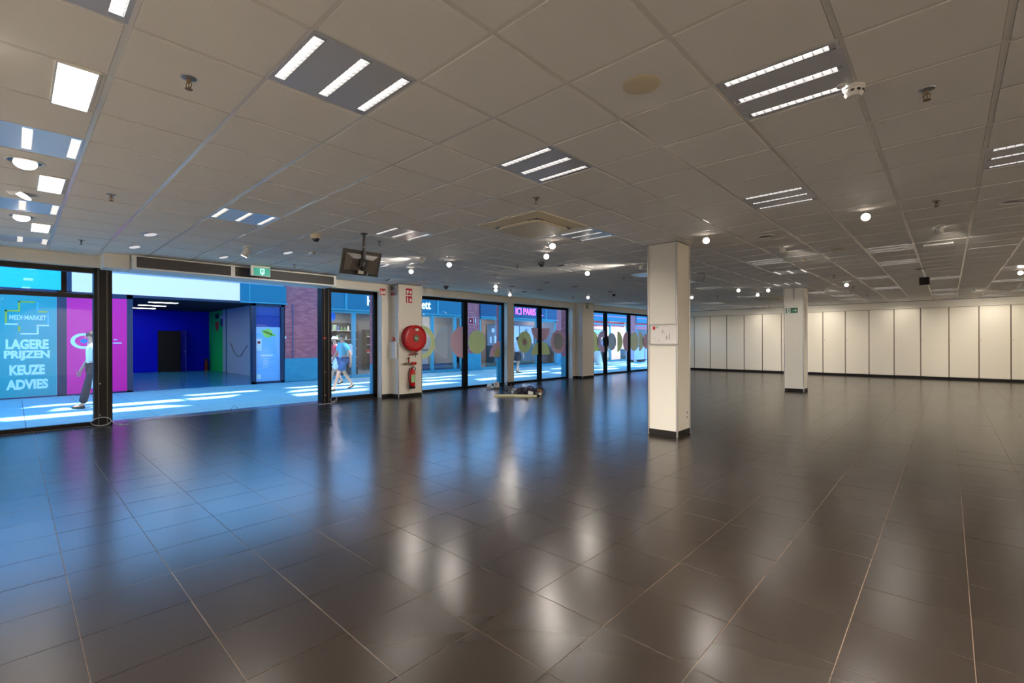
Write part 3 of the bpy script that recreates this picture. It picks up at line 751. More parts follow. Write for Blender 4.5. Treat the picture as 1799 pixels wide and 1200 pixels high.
bk.v = [tuple(ctr + ex * p[0] + ey * p[1] + ez * p[2]) for p in pr]; bk.f = [(4, 5, 6, 7), (0, 1, 5, 4), (1, 2, 6, 5), (2, 3, 7, 6), (3, 0, 4, 7)]
bk.build('back_cover', mat('tv_hump', (48, 43, 38), 0.45), t)
tvbox(MB(), -0.275, 0.275, 0.0251, 0.027, -0.155, 0.16).build('screen', mat('tv_screen', (8, 8, 10), 0.1), t)
tvbox(tvbox(MB(), -0.055, 0.055, -0.075, -0.035, -0.04, 0.07), -0.02, 0.03, -0.09, -0.04, -0.09, -0.03).build('bracket', BLACKP, t)
cb = MB(); cb.tube([ctr + ex * a + ey * -0.03 + ez * zz for a, zz in ((-0.23, -0.13), (-0.12, -0.118), (-0.03, -0.125), (0.03, -0.1), (0.08, -0.125), (0.2, -0.118))], 0.006)
cb.build('cable', BLACKP, t); tvbox(MB(), 0.11, 0.118, -0.012, 0, -0.165, -0.11).build('plug', WHITEP, t)
tvbox(MB(), -0.045, 0.03, -0.05, -0.036, -0.14, -0.09).build('socket_label', WHITEP, t)
# air curtain over the entrance
t = thing('air_curtain', 'long white air curtain with dark grilles over the shop entrance', 'air curtain', (3.13, 10.2, CEIL))
MB().bbox(1.37, 4.91, 9.96, 10.54, 2.66, 2.895, 0.006).build('casing', WHITEP, t)
for a, b in ((1.42, 2.83), (2.90, 4.86)):
    gr = MB().box(a, b, 9.945, 9.962, 2.69, 2.872).build('grille', mat('grille_dark', (22, 19, 19), 0.5), t)
    s = MB()
    for k in range(14): s.box(a, b, 9.939, 9.9455, 2.695 + k * 0.0125, 2.699 + k * 0.0125)
    tag(s.build('grille_slat', mat('grille_slat_dark', (30, 27, 26), 0.45), gr), kind='stuff')
o = MB()
for x0, x1, z0, z1 in ((1.37, 4.91, 2.872, 2.890), (1.37, 4.91, 2.664, 2.690), (1.37, 1.42, 2.69, 2.872), (2.83, 2.90, 2.69, 2.872), (4.86, 4.91, 2.69, 2.872)): o.box(x0, x1, 9.936, 9.96, z0, z1)
o.build('front_trim', WHITEP, t)
# exit sign hung by the entrance
t = thing('exit_sign', 'lit green exit sign with a down arrow hanging in front of the air curtain', 'sign', (3.28, 9.72, CEIL))
MB().bbox(3.10, 3.45, 9.70, 9.74, 2.705, 2.90, 0.004).build('housing', WHITEP, t)
GL = mat('exit_green_lit', (0, 140, 116), 0.4, emit=0.55)
MB().box(3.15, 3.443, 9.692, 9.70, 2.716, 2.862).build('green_panel', GL, t)
WL = mat('exit_white_lit', (200, 255, 250), 0.4, emit=0.9)
s = MB(); y = 9.692
for a, b, c, d in ((3.262, 3.277, 2.752, 2.845), (3.322, 3.337, 2.752, 2.845), (3.262, 3.337, 2.832, 2.845), (3.262, 3.29, 2.752, 2.764), (3.309, 3.337, 2.752, 2.764), (3.294, 3.305, 2.748, 2.80)): s.box(a, b, y - 0.002, y, c, d)
s.prism([(3.278, 2.75), (3.321, 2.75), (3.2995, 2.722)], (0, y, 0), (1, 0, 0), (0, 0, 1), (0, -0.002, 0))
s.build('symbol', WL, t)
# cameras, detectors and other ceiling devices
def dome_cam(x, y, label, body=WHITEP, s=1.0):
    t = thing('dome_camera', label, 'camera', (x, y, CEIL - 0.0045)); z = CEIL - 0.0045
    MB().lathe((x, y, z), (0, 0, -1), [(0.07 * s, 0), (0.072 * s, 0.035 * s), (0.062 * s, 0.055 * s), (0.05 * s, 0.058 * s)], 24).build('body', body, t, smooth=True)
    MB().lathe((x, y, z - 0.055 * s), (0, 0, -1), [(0.05 * s, 0), (0.046 * s, 0.02 * s), (0.033 * s, 0.038 * s), (0.012 * s, 0.047 * s)], 20).build('dome', BLACKP, t, smooth=True)
    return t
dome_cam(2.84, 6.33, 'cream dome camera left of the television pole', CREAMP)
dome_cam(7.83, 9.70, 'black dome camera over the first disc window', BLACKP, 0.9)
dome_cam(6.73, 5.53, 'black dome camera below the air conditioning cassette', BLACKP, 0.9)
t = thing('motion_detector', 'small white motion detector on the ceiling left of the television', 'detector', (3.38, 7.65, CEIL))
z = CEIL - 0.0045
MB().bbox(3.33, 3.43, 7.60, 7.70, z - 0.035, z, 0.008).build('body', WHITEP, t); MB().box(3.355, 3.405, 7.596, 7.602, z - 0.03, z - 0.012).build('lens', BLACKP, t)
t = thing('smoke_detector', 'white smoke detector beside the large louvre light at right', 'smoke detector', (3.35, 0.40, CEIL))
z = CEIL - 0.001
MB().lathe((3.35, 0.40, z), (0, 0, -1), [(0.055, 0), (0.055, 0.016), (0.05, 0.02), (0.048, 0.045), (0.036, 0.062), (0.01, 0.064)], 28).build('body', WHITEP, t, smooth=True)
v_ = MB()
for k in range(10):
    a = 2 * PI * k / 10; c, s_ = math.cos(a), math.sin(a); q = 0.0475
    v_.prism([(-0.009, -0.03), (0.009, -0.03), (0.009, -0.043), (-0.009, -0.043)], (3.35 + q * c, 0.40 + q * s_, z), (-s_, c, 0), (0, 0, 1), (c * 0.002, s_ * 0.002, 0))
v_.build('vent_slot', BLACKP, t)
MB().lathe((3.28, 0.45, z), (0, 0, -1), [(0.022, 0), (0.022, 0.012), (0.006, 0.018)], 14).build('indicator', WHITEP, t, smooth=True)
t = thing('hanging_camera', 'small black camera dangling on a white cable over the far windows', 'camera', (12.88, 7.66, CEIL))
MB().lathe((12.88, 7.66, CEIL - 0.004), (0, 0, -1), [(0.05, 0), (0.05, 0.05), (0.02, 0.07)], 16).build('body', BLACKP, t, smooth=True)
MB().tube([(12.88, 7.66, 2.84), (12.885, 7.66, 2.74), (12.88, 7.655, 2.64)], 0.008).build('cable', WHITEP, t)
t = thing('open_ceiling_hole', 'dark round hole with a loose cable in the ceiling right of the near pillar', 'ceiling hole', (10.30, 3.97, CEIL))
MB().lathe((10.30, 3.97, CEIL - 0.004), (0, 0, -1), [(0.11, 0), (0.11, 0.002)], 24).build('opening', BLACKP, t)
MB().tube([(10.36, 3.92, CEIL), (10.38, 3.90, 2.84), (10.37, 3.90, 2.80), (10.34, 3.93, 2.76), (10.35, 3.92, 2.745)], 0.008).build('cable', DKGREY, t)
t = thing('hanging_speaker', 'small black box speaker hung on a pale rod over the panel wall', 'speaker', (12.9, 0.42, CEIL))
MB().lathe((12.85, 0.42, CEIL - 0.002), (0, 0, -1), [(0.09, 0), (0.05, 0.012)], 16).build('mount', BLACKP, t)
MB().tube([(12.85, 0.42, CEIL), (12.9, 0.36, 2.74)], 0.012).build('rod', ALU, t)
MB().bbox(12.82, 12.98, 0.28, 0.44, 2.58, 2.73, 0.01).build('cabinet', mat('matt_black', (10, 8, 8), 0.8, spec=0.1), t)
t = thing('ceiling_vent', 'small slotted white vent beyond the sprinkler at right', 'vent', (9.77, 0.11, CEIL))
MB().bbox(9.62, 9.92, -0.06, 0.28, CEIL - 0.028, CEIL - 0.004, 0.008).build('body', WHITEP, t)
s = MB()
for k in range(3): s.box(9.615 + 0.0 * k, 9.622, -0.04, 0.26, CEIL - 0.024 + k * 0.007, CEIL - 0.020 + k * 0.007)
s.build('slot', BLACKP, t)
for (u, lab) in ((12.55, 'small white box light on the bulkhead above the purple lettering window'),):
    t = thing('emergency_light', lab, 'lamp', (u, VB, 2.82))
    MB().bbox(u - 0.12, u + 0.12, VB - 0.05, VB, 2.74, 2.89, 0.01).build('housing', WHITEP, t); MB().box(u - 0.10, u + 0.10, VB - 0.054, VB - 0.05, 2.76, 2.87).build('diffuser', WHITEP, t)

# ------------------------------------------------------------------ on the hose-reel pilaster
def sign_panel(name, label, u, v, z, wd, ht, face, base, border=None, cat='sign'):
    t = thing(name, label, cat, (u, v, z))
    if face == 'v':
        if border: MB().box(u - wd / 2 - 0.012, u + wd / 2 + 0.012, v - 0.004, v, z - ht / 2 - 0.012, z + ht / 2 + 0.012).build('border', border, t)
        MB().box(u - wd / 2, u + wd / 2, v - 0.007, v, z - ht / 2, z + ht / 2).build('panel', base, t)
    else:
        if border: MB().box(u - 0.004, u, v - wd / 2 - 0.012, v + wd / 2 + 0.012, z - ht / 2 - 0.012, z + ht / 2 + 0.012).build('border', border, t)
        MB().box(u - 0.007, u, v - wd / 2, v + wd / 2, z - ht / 2, z + ht / 2).build('panel', base, t)
    return t
def flat(t, name, m, polys, pl, face='v', d=0.002):
    b = MB()
    for p in polys:
        if face == 'v': b.prism(p, (0, pl, 0), (1, 0, 0), (0, 0, 1), (0, -d, 0))
        else: b.prism([(-a, c) for a, c in p], (pl, 0, 0), (0, 1, 0), (0, 0, 1), (-d, 0, 0))
    return b.build(name, m, t)
def rect(a, b, c, d): return [(a, c), (b, c), (b, d), (a, d)]
FL = lambda u, z: [(u + a, z + b) for a, b in ((-0.02, -0.05), (0.02, -0.05), (0.034, -0.01), (0.018, 0.05), (0.008, 0.015), (-0.004, 0.058), (-0.016, 0.01), (-0.03, 0.03), (-0.034, -0.015))]
s1 = sign_panel('fire_reel_sign', 'upper red and white fire sign on the hose reel pillar', 7.03, 10.23, 2.725, 0.19, 0.175, 'v', REDP, WHITEM)
flat(s1, 'symbol', WHITEM, [circ(6.985, 2.73, 0.035, 16), rect(6.96, 7.0, 2.66, 2.69), FL(7.075, 2.72)], 10.223)
s2 = sign_panel('fire_extinguisher_sign', 'lower red and white fire sign on the hose reel pillar', 7.03, 10.23, 2.525, 0.19, 0.175, 'v', REDP, WHITEM)
flat(s2, 'symbol', WHITEM, [rect(6.965, 7.0, 2.45, 2.57), rect(6.975, 6.99, 2.57, 2.6), FL(7.075, 2.515)], 10.223)
s3 = sign_panel('fire_alarm_sign', 'single red and white fire sign left of the strobe alarm', 6.455, VB, 2.705, 0.17, 0.17, 'v', REDP, WHITEM)
flat(s3, 'symbol', WHITEM, [circ(6.425, 2.68, 0.04, 14), rect(6.40, 6.422, 2.68, 2.76), FL(6.50, 2.70)], VB - 0.007)
t = thing('strobe_alarm', 'grey and red strobe alarm in the corner beside the single fire sign', 'alarm', (6.71, 10.40, 2.76))
MB().bbox(6.665, 6.71, 10.30, 10.50, 2.62, 2.88, 0.006).build('housing', mat('grey_plastic', (150, 156, 170), 0.4), t)
MB().bbox(6.63, 6.665, 10.32, 10.48, 2.62, 2.685, 0.01).build('strobe', REDD, t)
MB().bbox(6.64, 6.666, 10.34, 10.47, 2.76, 2.86, 0.01).build('sounder', BLACKP, t)
t = thing('manual_call_point', 'small red fire call point on the side of the hose reel pillar', 'call point', (6.71, 10.44, 1.5))
MB().bbox(6.66, 6.71, 10.39, 10.48, 1.455, 1.545, 0.006).build('housing', REDP, t); MB().box(6.656, 6.661, 10.41, 10.46, 1.475, 1.525).build('window', WHITEM, t)
t = thing('junction_box', 'tall white trunking box under the red call point', 'junction box', (6.71, 10.41, 1.2))
MB().bbox(6.64, 6.71, 10.27, 10.55, 0.99, 1.43, 0.006).build('cover', WHITEP, t); MB().box(6.637, 6.641, 10.275, 10.545, 1.2, 1.205).build('seam', DKGREY, t)
# hose reel
cx, cz2, yv = 7.11, 1.52, 10.23
t = thing('fire_hose_reel', 'large red round fire hose reel on the white pillar', 'fire hose reel', (cx, yv, cz2))
MB().lathe((cx, yv - 0.015, cz2), (0, -1, 0), [(0.12, -0.013), (0.12, 0.0), (0.30, 0.0), (0.335, 0.012), (0.335, 0.03), (0.315, 0.04), (0.315, 0.15), (0.335, 0.155), (0.335, 0.175), (0.32, 0.185), (0.27, 0.19), (0.26, 0.178), (0.10, 0.178), (0.09, 0.19), (0.0, 0.192)], 48).build('drum', REDP, t, smooth=True)
MB().lathe((cx, yv - 0.208, cz2), (0, -1, 0), [(0.088, 0), (0.086, 0.006), (0.0, 0.0065)], 32).build('hub_label', mat('hub_green', (58, 80, 48), 0.4), t)
flat(t, 'hub_mark', WHITEM, [circ(cx - 0.02, cz2 + 0.01, 0.022, 12), rect(cx, cx + 0.05, cz2 - 0.03, cz2 - 0.012)], yv - 0.2145)
flat(t, 'paper_label', WHITEM, [rect(cx - 0.02, cx + 0.08, cz2 + 0.19, cz2 + 0.25)], yv - 0.198)
b = MB(); b.tube([(cx + 0.33 * math.cos(a), yv - 0.12, cz2 + 0.34 * math.sin(a)) for a in [math.radians(x) for x in (10, -5, -20, -35, -50, -62, -72)]] + [(cx + 0.02, yv - 0.11, cz2 - 0.40), (cx - 0.05, yv - 0.10, cz2 - 0.42)], 0.017, 8); b.build('hose', REDD, t, smooth=True)
b = MB(); b.cyl((cx + 0.0, yv - 0.09, cz2 - 0.41), (cx + 0.12, yv - 0.09, cz2 - 0.415), 0.017, 10); b.cyl((cx + 0.05, yv - 0.09, cz2 - 0.41), (cx + 0.05, yv - 0.09, cz2 - 0.50), 0.012, 8); b.build('nozzle', DKGREY, t)
b = MB(); b.tube([(cx - 0.06, yv - 0.08, cz2 - 0.40), (cx - 0.12, yv - 0.06, cz2 - 0.43), (cx - 0.135, yv - 0.06, cz2 - 0.5), (cx - 0.135, yv - 0.06, cz2 - 0.64)], 0.016, 8); b.build('supply_pipe', REDP, t, smooth=True)
b = MB(); b.cyl((cx - 0.16, yv - 0.06, cz2 - 0.52), (cx - 0.11, yv - 0.06, cz2 - 0.52), 0.022, 10); b.cyl((cx - 0.30, yv - 0.06, cz2 - 0.655), (cx - 0.05, yv - 0.06, cz2 - 0.655), 0.018, 10); b.cyl((cx - 0.22, yv - 0.10, cz2 - 0.655), (cx - 0.22, yv - 0.02, cz2 - 0.655), 0.028, 12); b.build('valve', BRASS, t, smooth=True)
for dx in (0.0, 0.085): MB().lathe((cx - 0.03 + dx, yv, cz2 - 0.655), (0, -1, 0), [(0.02, 0), (0.02, 0.05), (0.042, 0.05), (0.044, 0.075), (0.02, 0.08)], 16).build('hand_wheel', REDP, t, smooth=True)
# extinguisher
ex_, ez_ = 7.06, 0.24
t = thing('fire_extinguisher', 'red fire extinguisher hung below the hose reel', 'fire extinguisher', (ex_, yv, ez_))
MB().lathe((ex_, yv - 0.09, ez_ + 0.04), (0, 0, 1), [(0.07, 0), (0.075, 0.01), (0.075, 0.36), (0.068, 0.395), (0.045, 0.425), (0.028, 0.44), (0.026, 0.46)], 28).build('cylinder', REDP, t, smooth=True)
MB().lathe((ex_, yv - 0.09, ez_ - 0.02), (0, 0, 1), [(0.074, 0), (0.078, 0.01), (0.078, 0.06)], 24).build('base', BLACKP, t, smooth=True)
b = MB(); b.box(ex_ - 0.02, ex_ + 0.02, yv - 0.115, yv - 0.065, ez_ + 0.495, ez_ + 0.53); b.tube([(ex_, yv - 0.09, ez_ + 0.53), (ex_ + 0.05, yv - 0.09, ez_ + 0.55), (ex_ + 0.09, yv - 0.09, ez_ + 0.50), (ex_ + 0.10, yv - 0.09, ez_ + 0.44)], 0.012, 6); b.build('handle', BLACKP, t)
MB().tube([(ex_ - 0.02, yv - 0.09, ez_ + 0.515), (ex_ - 0.09, yv - 0.10, ez_ + 0.50), (ex_ - 0.135, yv - 0.11, ez_ + 0.40), (ex_ - 0.13, yv - 0.11, ez_ + 0.26), (ex_ - 0.10, yv - 0.11, ez_ + 0.12), (ex_ - 0.085, yv - 0.11, ez_ + 0.02)], 0.011, 8).build('hose', BLACKP, t, smooth=True)
lb = MB(); n = 9
for k in range(n):
    a0 = math.radians(215 + 110 * k / n); a1 = math.radians(215 + 110 * (k + 1) / n); rr = 0.0765
    lb.quad((ex_ + rr * math.cos(a0), yv - 0.09 + rr * math.sin(a0), ez_ + 0.14), (ex_ + rr * math.cos(a1), yv - 0.09 + rr * math.sin(a1), ez_ + 0.14), (ex_ + rr * math.cos(a1), yv - 0.09 + rr * math.sin(a1), ez_ + 0.34), (ex_ + rr * math.cos(a0), yv - 0.09 + rr * math.sin(a0), ez_ + 0.34))
lb.build('instruction_label', mat('label_green', (150, 196, 140), 0.5), t)
MB().box(ex_ - 0.05, ex_ + 0.05, yv - 0.02, yv, ez_ + 0.44, ez_ + 0.47).build('bracket', DKGREY, t); MB().tube([(ex_ - 0.05, yv - 0.01, ez_ + 0.60), (ex_ - 0.06, yv - 0.04, ez_ + 0.575), (ex_ - 0.03, yv - 0.06, ez_ + 0.565), (ex_ - 0.01, yv - 0.05, ez_ + 0.59)], 0.006).build('hook', CHROME, t)
# small green sign on the third pillar
t = sign_panel('exit_sign', 'small green exit sign on the pillar beside the far windows', 15.25, 10.25, 2.79, 0.16, 0.19, 'v', GREENS)
flat(t, 'symbol', WHITEM, [rect(15.20, 15.25, 2.80, 2.86), [(15.19, 2.75), (15.26, 2.75), (15.225, 2.71)], rect(15.275, 15.305, 2.72, 2.86)], 10.243)
# exit sign on the far pillar
t = sign_panel('exit_sign', 'green exit sign with a right arrow on the far pillar', 14.95, 3.215, 2.275, 0.30, 0.145, 'u', GREENS, WHITEM)
flat(t, 'symbol', WHITEM, [rect(-3.33, -3.245, 2.215, 2.335), [(-3.20, 2.268), (-3.13, 2.268), (-3.14, 2.32), (-3.09, 2.275), (-3.14, 2.23), (-3.13, 2.282 - 0.02), (-3.20, 2.282 - 0.004)]], 14.943, 'u')
flat(t, 'running_figure', GREENS, [[(-3.31, 2.225), (-3.30, 2.225), (-3.285, 2.26), (-3.27, 2.24), (-3.255, 2.24), (-3.275, 2.275), (-3.265, 2.305), (-3.285, 2.305), (-3.305, 2.28), (-3.295, 2.265)], circ(-3.27, 2.32, 0.008, 8)], 14.940, 'u')
# evacuation plan on the near pillar
t = thing('framed_floor_plan', 'white evacuation plan in an aluminium frame on the near pillar', 'framed plan', (6.70, 3.12, 1.53))
y0, y1, z0, z1 = 2.905, 3.355, 1.37, 1.69
f = MB()
for a, b, c, d in ((y0, y1, z0, z0 + 0.02), (y0, y1, z1 - 0.02, z1), (y0, y0 + 0.02, z0, z1), (y1 - 0.02, y1, z0, z1)): f.bbox(6.672, 6.699, a, b, c, d, 0.003)
f.build('frame', ALU, t); MB().box(6.684, 6.699, y0 + 0.015, y1 - 0.015, z0 + 0.015, z1 - 0.015).build('sheet', mat('plan_paper', (226, 220, 216), 0.4), t)
flat(t, 'red_mark', REDP, [rect(-3.30, -3.262, 1.60, 1.65)], 6.684, 'u'); flat(t, 'green_mark', mat('mark_green', (150, 190, 160), 0.6), [rect(-3.25, -3.21, 1.625, 1.648)], 6.684, 'u')
flat(t, 'drawing', mat('plan_line', (176, 166, 162), 0.6), [rect(-3.15, -3.135, 1.55, 1.60), rect(-3.15, -3.105, 1.545, 1.552), rect(-3.09, -3.07, 1.45, 1.51), rect(-3.045, -3.03, 1.45, 1.54), rect(-3.21, -3.195, 1.435, 1.455), rect(-3.30, -3.26, 1.465, 1.47), rect(-3.29, -3.1, 1.42, 1.423)], 6.684, 'u')
t = thing('wall_socket', 'double white power socket low on the near pillar', 'socket', (7.045, 2.93, 0.295))
MB().bbox(7.0, 7.08, 2.921, 2.93, 0.22, 0.37, 0.004).build('plate', WHITEP, t)
for z in (0.262, 0.332): MB().lathe((7.04, 2.9205, z), (0, -1, 0), [(0.022, 0), (0.022, 0.001)], 14).build('outlet', mat('socket_recess', (150, 140, 126), 0.6), t)

# ------------------------------------------------------------------ rubbish on the floor
RR = random.Random(11)
def loop_cable(name, label, pts, r, m):
    o = MB().tube(pts, r, 6).build(name, m, smooth=True, origin=(pts[0][0], pts[0][1], 0)); tag(o, label, 'cable'); return o
loop_cable('loose_cable', 'pale looped cable end on the floor at the foot of the left door post', [(1.03 + 0.13 * math.cos(a), 10.60 + 0.02 * math.sin(2 * a), 0.009 + 0.07 * (1 + math.sin(a))) for a in [2 * PI * k / 26 for k in range(27)]] + [(1.22, 10.58, 0.01), (1.3, 10.52, 0.008), (1.25, 10.45, 0.008), (1.38, 10.44, 0.008)], 0.006, mat('cable_grey', (176, 176, 184), 0.5))
loop_cable('loose_cable', 'thin pale cable loop standing at the foot of the right door post', [(5.15 + 0.075 * math.cos(a), 10.55, 0.008 + 0.075 * (1 + math.sin(a))) for a in [2 * PI * k / 24 for k in range(25)]] + [(5.05, 10.5, 0.006), (4.85, 10.48, 0.006), (4.75, 10.5, 0.006)], 0.005, MATS['cable_grey'])
loop_cable('loose_cable', 'thin wire bent up from the floor in the middle of the entrance', [(2.85, 10.55, 0.005), (2.97, 10.6, 0.02), (3.05, 10.6, 0.13), (3.10, 10.6, 0.12), (3.18, 10.6, 0.02), (3.3, 10.56, 0.005)], 0.004, DKGREY)
loop_cable('loose_cable', 'thin dark wire trailing right of the floor pile', [(9.3, 8.9, 0.006), (9.7, 9.2, 0.01), (10.2, 9.35, 0.06), (10.6, 9.2, 0.16), (10.8, 8.95, 0.12), (10.9, 8.78, 0.02), (11.0, 8.72, 0.006)], 0.005, BLACKP)
loop_cable('loose_cable', 'black cable trailing from the power strips to the window pier', [(9.95, 10.2, 0.01), (10.3, 10.45, 0.05), (10.6, 10.4, 0.10), (10.9, 10.5, 0.06), (11.1, 10.45, 0.2), (11.05, 10.35, 0.03), (10.8, 10.2, 0.008)], 0.008, BLACKP)
def plank(name, label, cx, cy, ang, L, W, H, z, m, cat='plank'):
    c, s = math.cos(ang), math.sin(ang); t = MB().bbox(-L / 2, L / 2, -W / 2, W / 2, 0, H, 0.004)
    o = t.build(name, m, origin=(0, 0, 0)); o.location = (cx, cy, z); o.rotation_euler = (0, 0, ang); tag(o, label, cat); return o
CRM = mat('cream_board', (226, 220, 178), 0.5); GRYB = mat('grey_board', (170, 160, 160), 0.5)
a_pl = math.atan2(-0.75, 0.68)
plank('loose_plank', 'long cream plank along the front of the floor pile', 8.85, 8.33, a_pl, 0.86, 0.10, 0.045, 0.001, CRM)
plank('loose_plank', 'shorter cream plank overlapping the front plank of the floor pile', 9.02, 7.98, a_pl + 0.06, 0.60, 0.09, 0.04, 0.001, CRM)
plank('loose_plank', 'pinkish grey board at the back of the floor pile', 9.72, 8.72, a_pl - 0.03, 0.55, 0.20, 0.10, 0.001, GRYB)
plank('purple_box', 'flat dark purple strip at the left of the floor pile', 9.05, 8.55, a_pl, 0.35, 0.06, 0.02, 0.001, mat('purple_strip', (74, 40, 92), 0.5), 'strip')
# heap of cables
heap = MB()
for k in range(60):
    bx, by = 9.45 + RR.gauss(0, 0.16), 8.25 + RR.gauss(0, 0.16); r = RR.uniform(0.04, 0.13); ph = RR.uniform(0, 6); zc_ = RR.uniform(0.012, 0.15)
    heap.tube([(bx + r * math.cos(ph + a * 0.5) + 0.02 * math.sin(a), by + r * math.sin(ph + a * 0.5), max(0.01, zc_ + 0.05 * math.sin(ph + a * 0.9))) for a in range(0, 14)], RR.uniform(0.007, 0.013), 5)
tag(heap.build('cable_heap', mat('cable_dark', (44, 36, 56), 0.5), smooth=True, origin=(9.45, 8.25, 0)), 'tangled dark purple and black cables heaped on the planks', 'cables', kind='stuff')
heap = MB()
for k in range(16):
    bx, by = 9.2 + RR.gauss(0, 0.12), 8.42 + RR.gauss(0, 0.12); r = RR.uniform(0.05, 0.12); ph = RR.uniform(0, 6)
    heap.tube([(bx + r * math.cos(ph + a * 0.55), by + r * math.sin(ph + a * 0.5), max(0.01, 0.05 + 0.04 * math.sin(ph + a * 0.9))) for a in range(0, 13)], 0.007, 5)
tag(heap.build('cable_heap', mat('cable_midgrey', (120, 126, 130), 0.5), smooth=True, origin=(9.2, 8.42, 0)), 'grey cable coils in the middle of the floor pile', 'cables', kind='stuff')
def tiltbox(name, label, c, e, sx, sy, sz, m, cat, face=None):
    t = thing(name, label, cat, c)
    b = MB().bbox(-sx / 2, sx / 2, -sy / 2, sy / 2, -sz / 2, sz / 2, 0.004)
    o = bpy.data.objects.new('body', b.mesh('body', m)); C.objects.link(o); o.parent = t
    if face:
        f = MB()
        for q in face: f.box(q[0], q[1], q[2], q[3], sz / 2, sz / 2 + 0.002)
        f2 = bpy.data.objects.new('marking', f.mesh('marking', REDD)); C.objects.link(f2); f2.parent = t
    t.rotation_euler = e; return t
tiltbox('power_adapter', 'small white box tipped at the front right of the floor pile', (9.12, 7.88, 0.085), (0.55, 0.25, a_pl), 0.13, 0.12, 0.05, WHITEP, 'adapter')
tiltbox('power_adapter', 'thin white box standing on edge at the right end of the floor pile', (9.42, 7.86, 0.06), (0.9, 0.3, a_pl + 0.4), 0.16, 0.07, 0.02, WHITEP, 'adapter')
tiltbox('wood_block', 'brown wooden block at the right end of the floor pile', (9.66, 8.02, 0.075), (0.2, 0.3, 0.4), 0.14, 0.12, 0.13, mat('brown_wood', (150, 112, 80), 0.6, var=0.15), 'block')
tiltbox('plastic_bottle', 'small pale bottle cap on the cream plank of the floor pile', (9.05, 8.45, 0.06), (0, 0, 0.3), 0.05, 0.05, 0.11, mat('pale_cap', (190, 214, 220), 0.3), 'cap')
tiltbox('power_box', 'white box with red marks on the floor below the pink and green dome', (10.02, 10.02, 0.11), (0.9, 0.1, a_pl + 0.2), 0.16, 0.18, 0.07, WHITEP, 'box', [(-0.04, -0.02, -0.05, 0.05), (0.0, 0.02, -0.05, 0.05)])
tiltbox('power_box', 'plain white box left of the one with red marks', (9.82, 10.12, 0.08), (0.6, 0.0, a_pl - 0.3), 0.13, 0.14, 0.08, WHITEP, 'box')
plank('black_strip', 'black strip under the white boxes by the window', 9.93, 9.98, a_pl, 0.3, 0.07, 0.03, 0.001, BLACKP, 'strip')
# ------------------------------------------------------------------ the street outside
SV = 17.3
street = struct(MB().box(-6, 46, 10.85, SV + 0.05, -0.08, -0.006).build('street', PAVEJ))
ps = 0.9; k = 0
pvm = MB().bbox(-ps / 2 + 0.006, ps / 2 - 0.006, -ps / 2 + 0.006, ps / 2 - 0.006, -0.05, 0, 0.003).mesh('paving_slab', PAVE)
rest = MB()
for i in range(-5, 50):
    for j in range(8):
        cx, cy = -0.3 + i * ps, 11.33 + j * ps
        if cy > SV: continue
        if -3 < cx < 30: o = bpy.data.objects.new('paving_slab', pvm); C.objects.link(o); o.parent = street; o.location = (cx, cy, 0); k += 1
        else: rest.box(cx - ps / 2 + 0.006, cx + ps / 2 - 0.006, cy - ps / 2 + 0.006, cy + ps / 2 - 0.006, -0.05, 0)
tag(rest.build('paving_slab', PAVE, street), kind='stuff')
struct(MB().box(0.9, 5.2, VG - 0.02, 11.15, -0.05, 0.004).build('trim_4', mat('threshold', (70, 88, 120), 0.25)))

def B(x0, x1, y0, y1, z0, z1, name, m, parent, bev=0): 
    b = MB()
    return (b.bbox(x0, x1, y0, y1, z0, z1, bev) if bev else b.box(x0, x1, y0, y1, z0, z1)).build(name, m, parent)
# opposite row of shops: the masonry
wall_s = struct(MB().box(-6, 46, SV + 0.12, SV + 0.5, 3.42, 3.48).build('wall_street', mat('coping', (170, 176, 184), 0.7)))
for a, b in ((6.64, 7.93), (14.95, 16.1), (22.4, 23.6), (31.0, 32.2), (40, 46)): struct(MB().box(a, b, SV, SV + 0.6, 0.84, 3.44).build('wall_brick_pier', BRICK))
pp = MB()
for a, b in ((6.62, 7.95), (14.93, 16.12), (22.38, 23.62), (30.98, 32.22), (40, 46)): struct(MB().bbox(a, b, SV - 0.03, SV + 0.6, 0, 0.84, 0.01).build('wall_plinth', PLINTH))
MB().cyl((6.9, SV - 0.03, 0.84), (6.9, SV - 0.03, 2.8), 0.025, 8).build('downpipe', mat('pipe_purple', (110, 90, 120), 0.6), wall_s)
# dim volumes behind the shop fronts
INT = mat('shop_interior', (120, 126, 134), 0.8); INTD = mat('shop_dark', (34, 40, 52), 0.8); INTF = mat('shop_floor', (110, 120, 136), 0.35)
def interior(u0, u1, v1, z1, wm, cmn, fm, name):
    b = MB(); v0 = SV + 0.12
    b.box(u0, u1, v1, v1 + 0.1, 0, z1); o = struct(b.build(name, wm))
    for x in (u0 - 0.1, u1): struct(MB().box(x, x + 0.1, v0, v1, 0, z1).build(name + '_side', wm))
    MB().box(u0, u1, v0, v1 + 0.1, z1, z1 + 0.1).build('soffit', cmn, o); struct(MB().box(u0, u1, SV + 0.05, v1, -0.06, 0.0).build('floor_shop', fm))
    return o
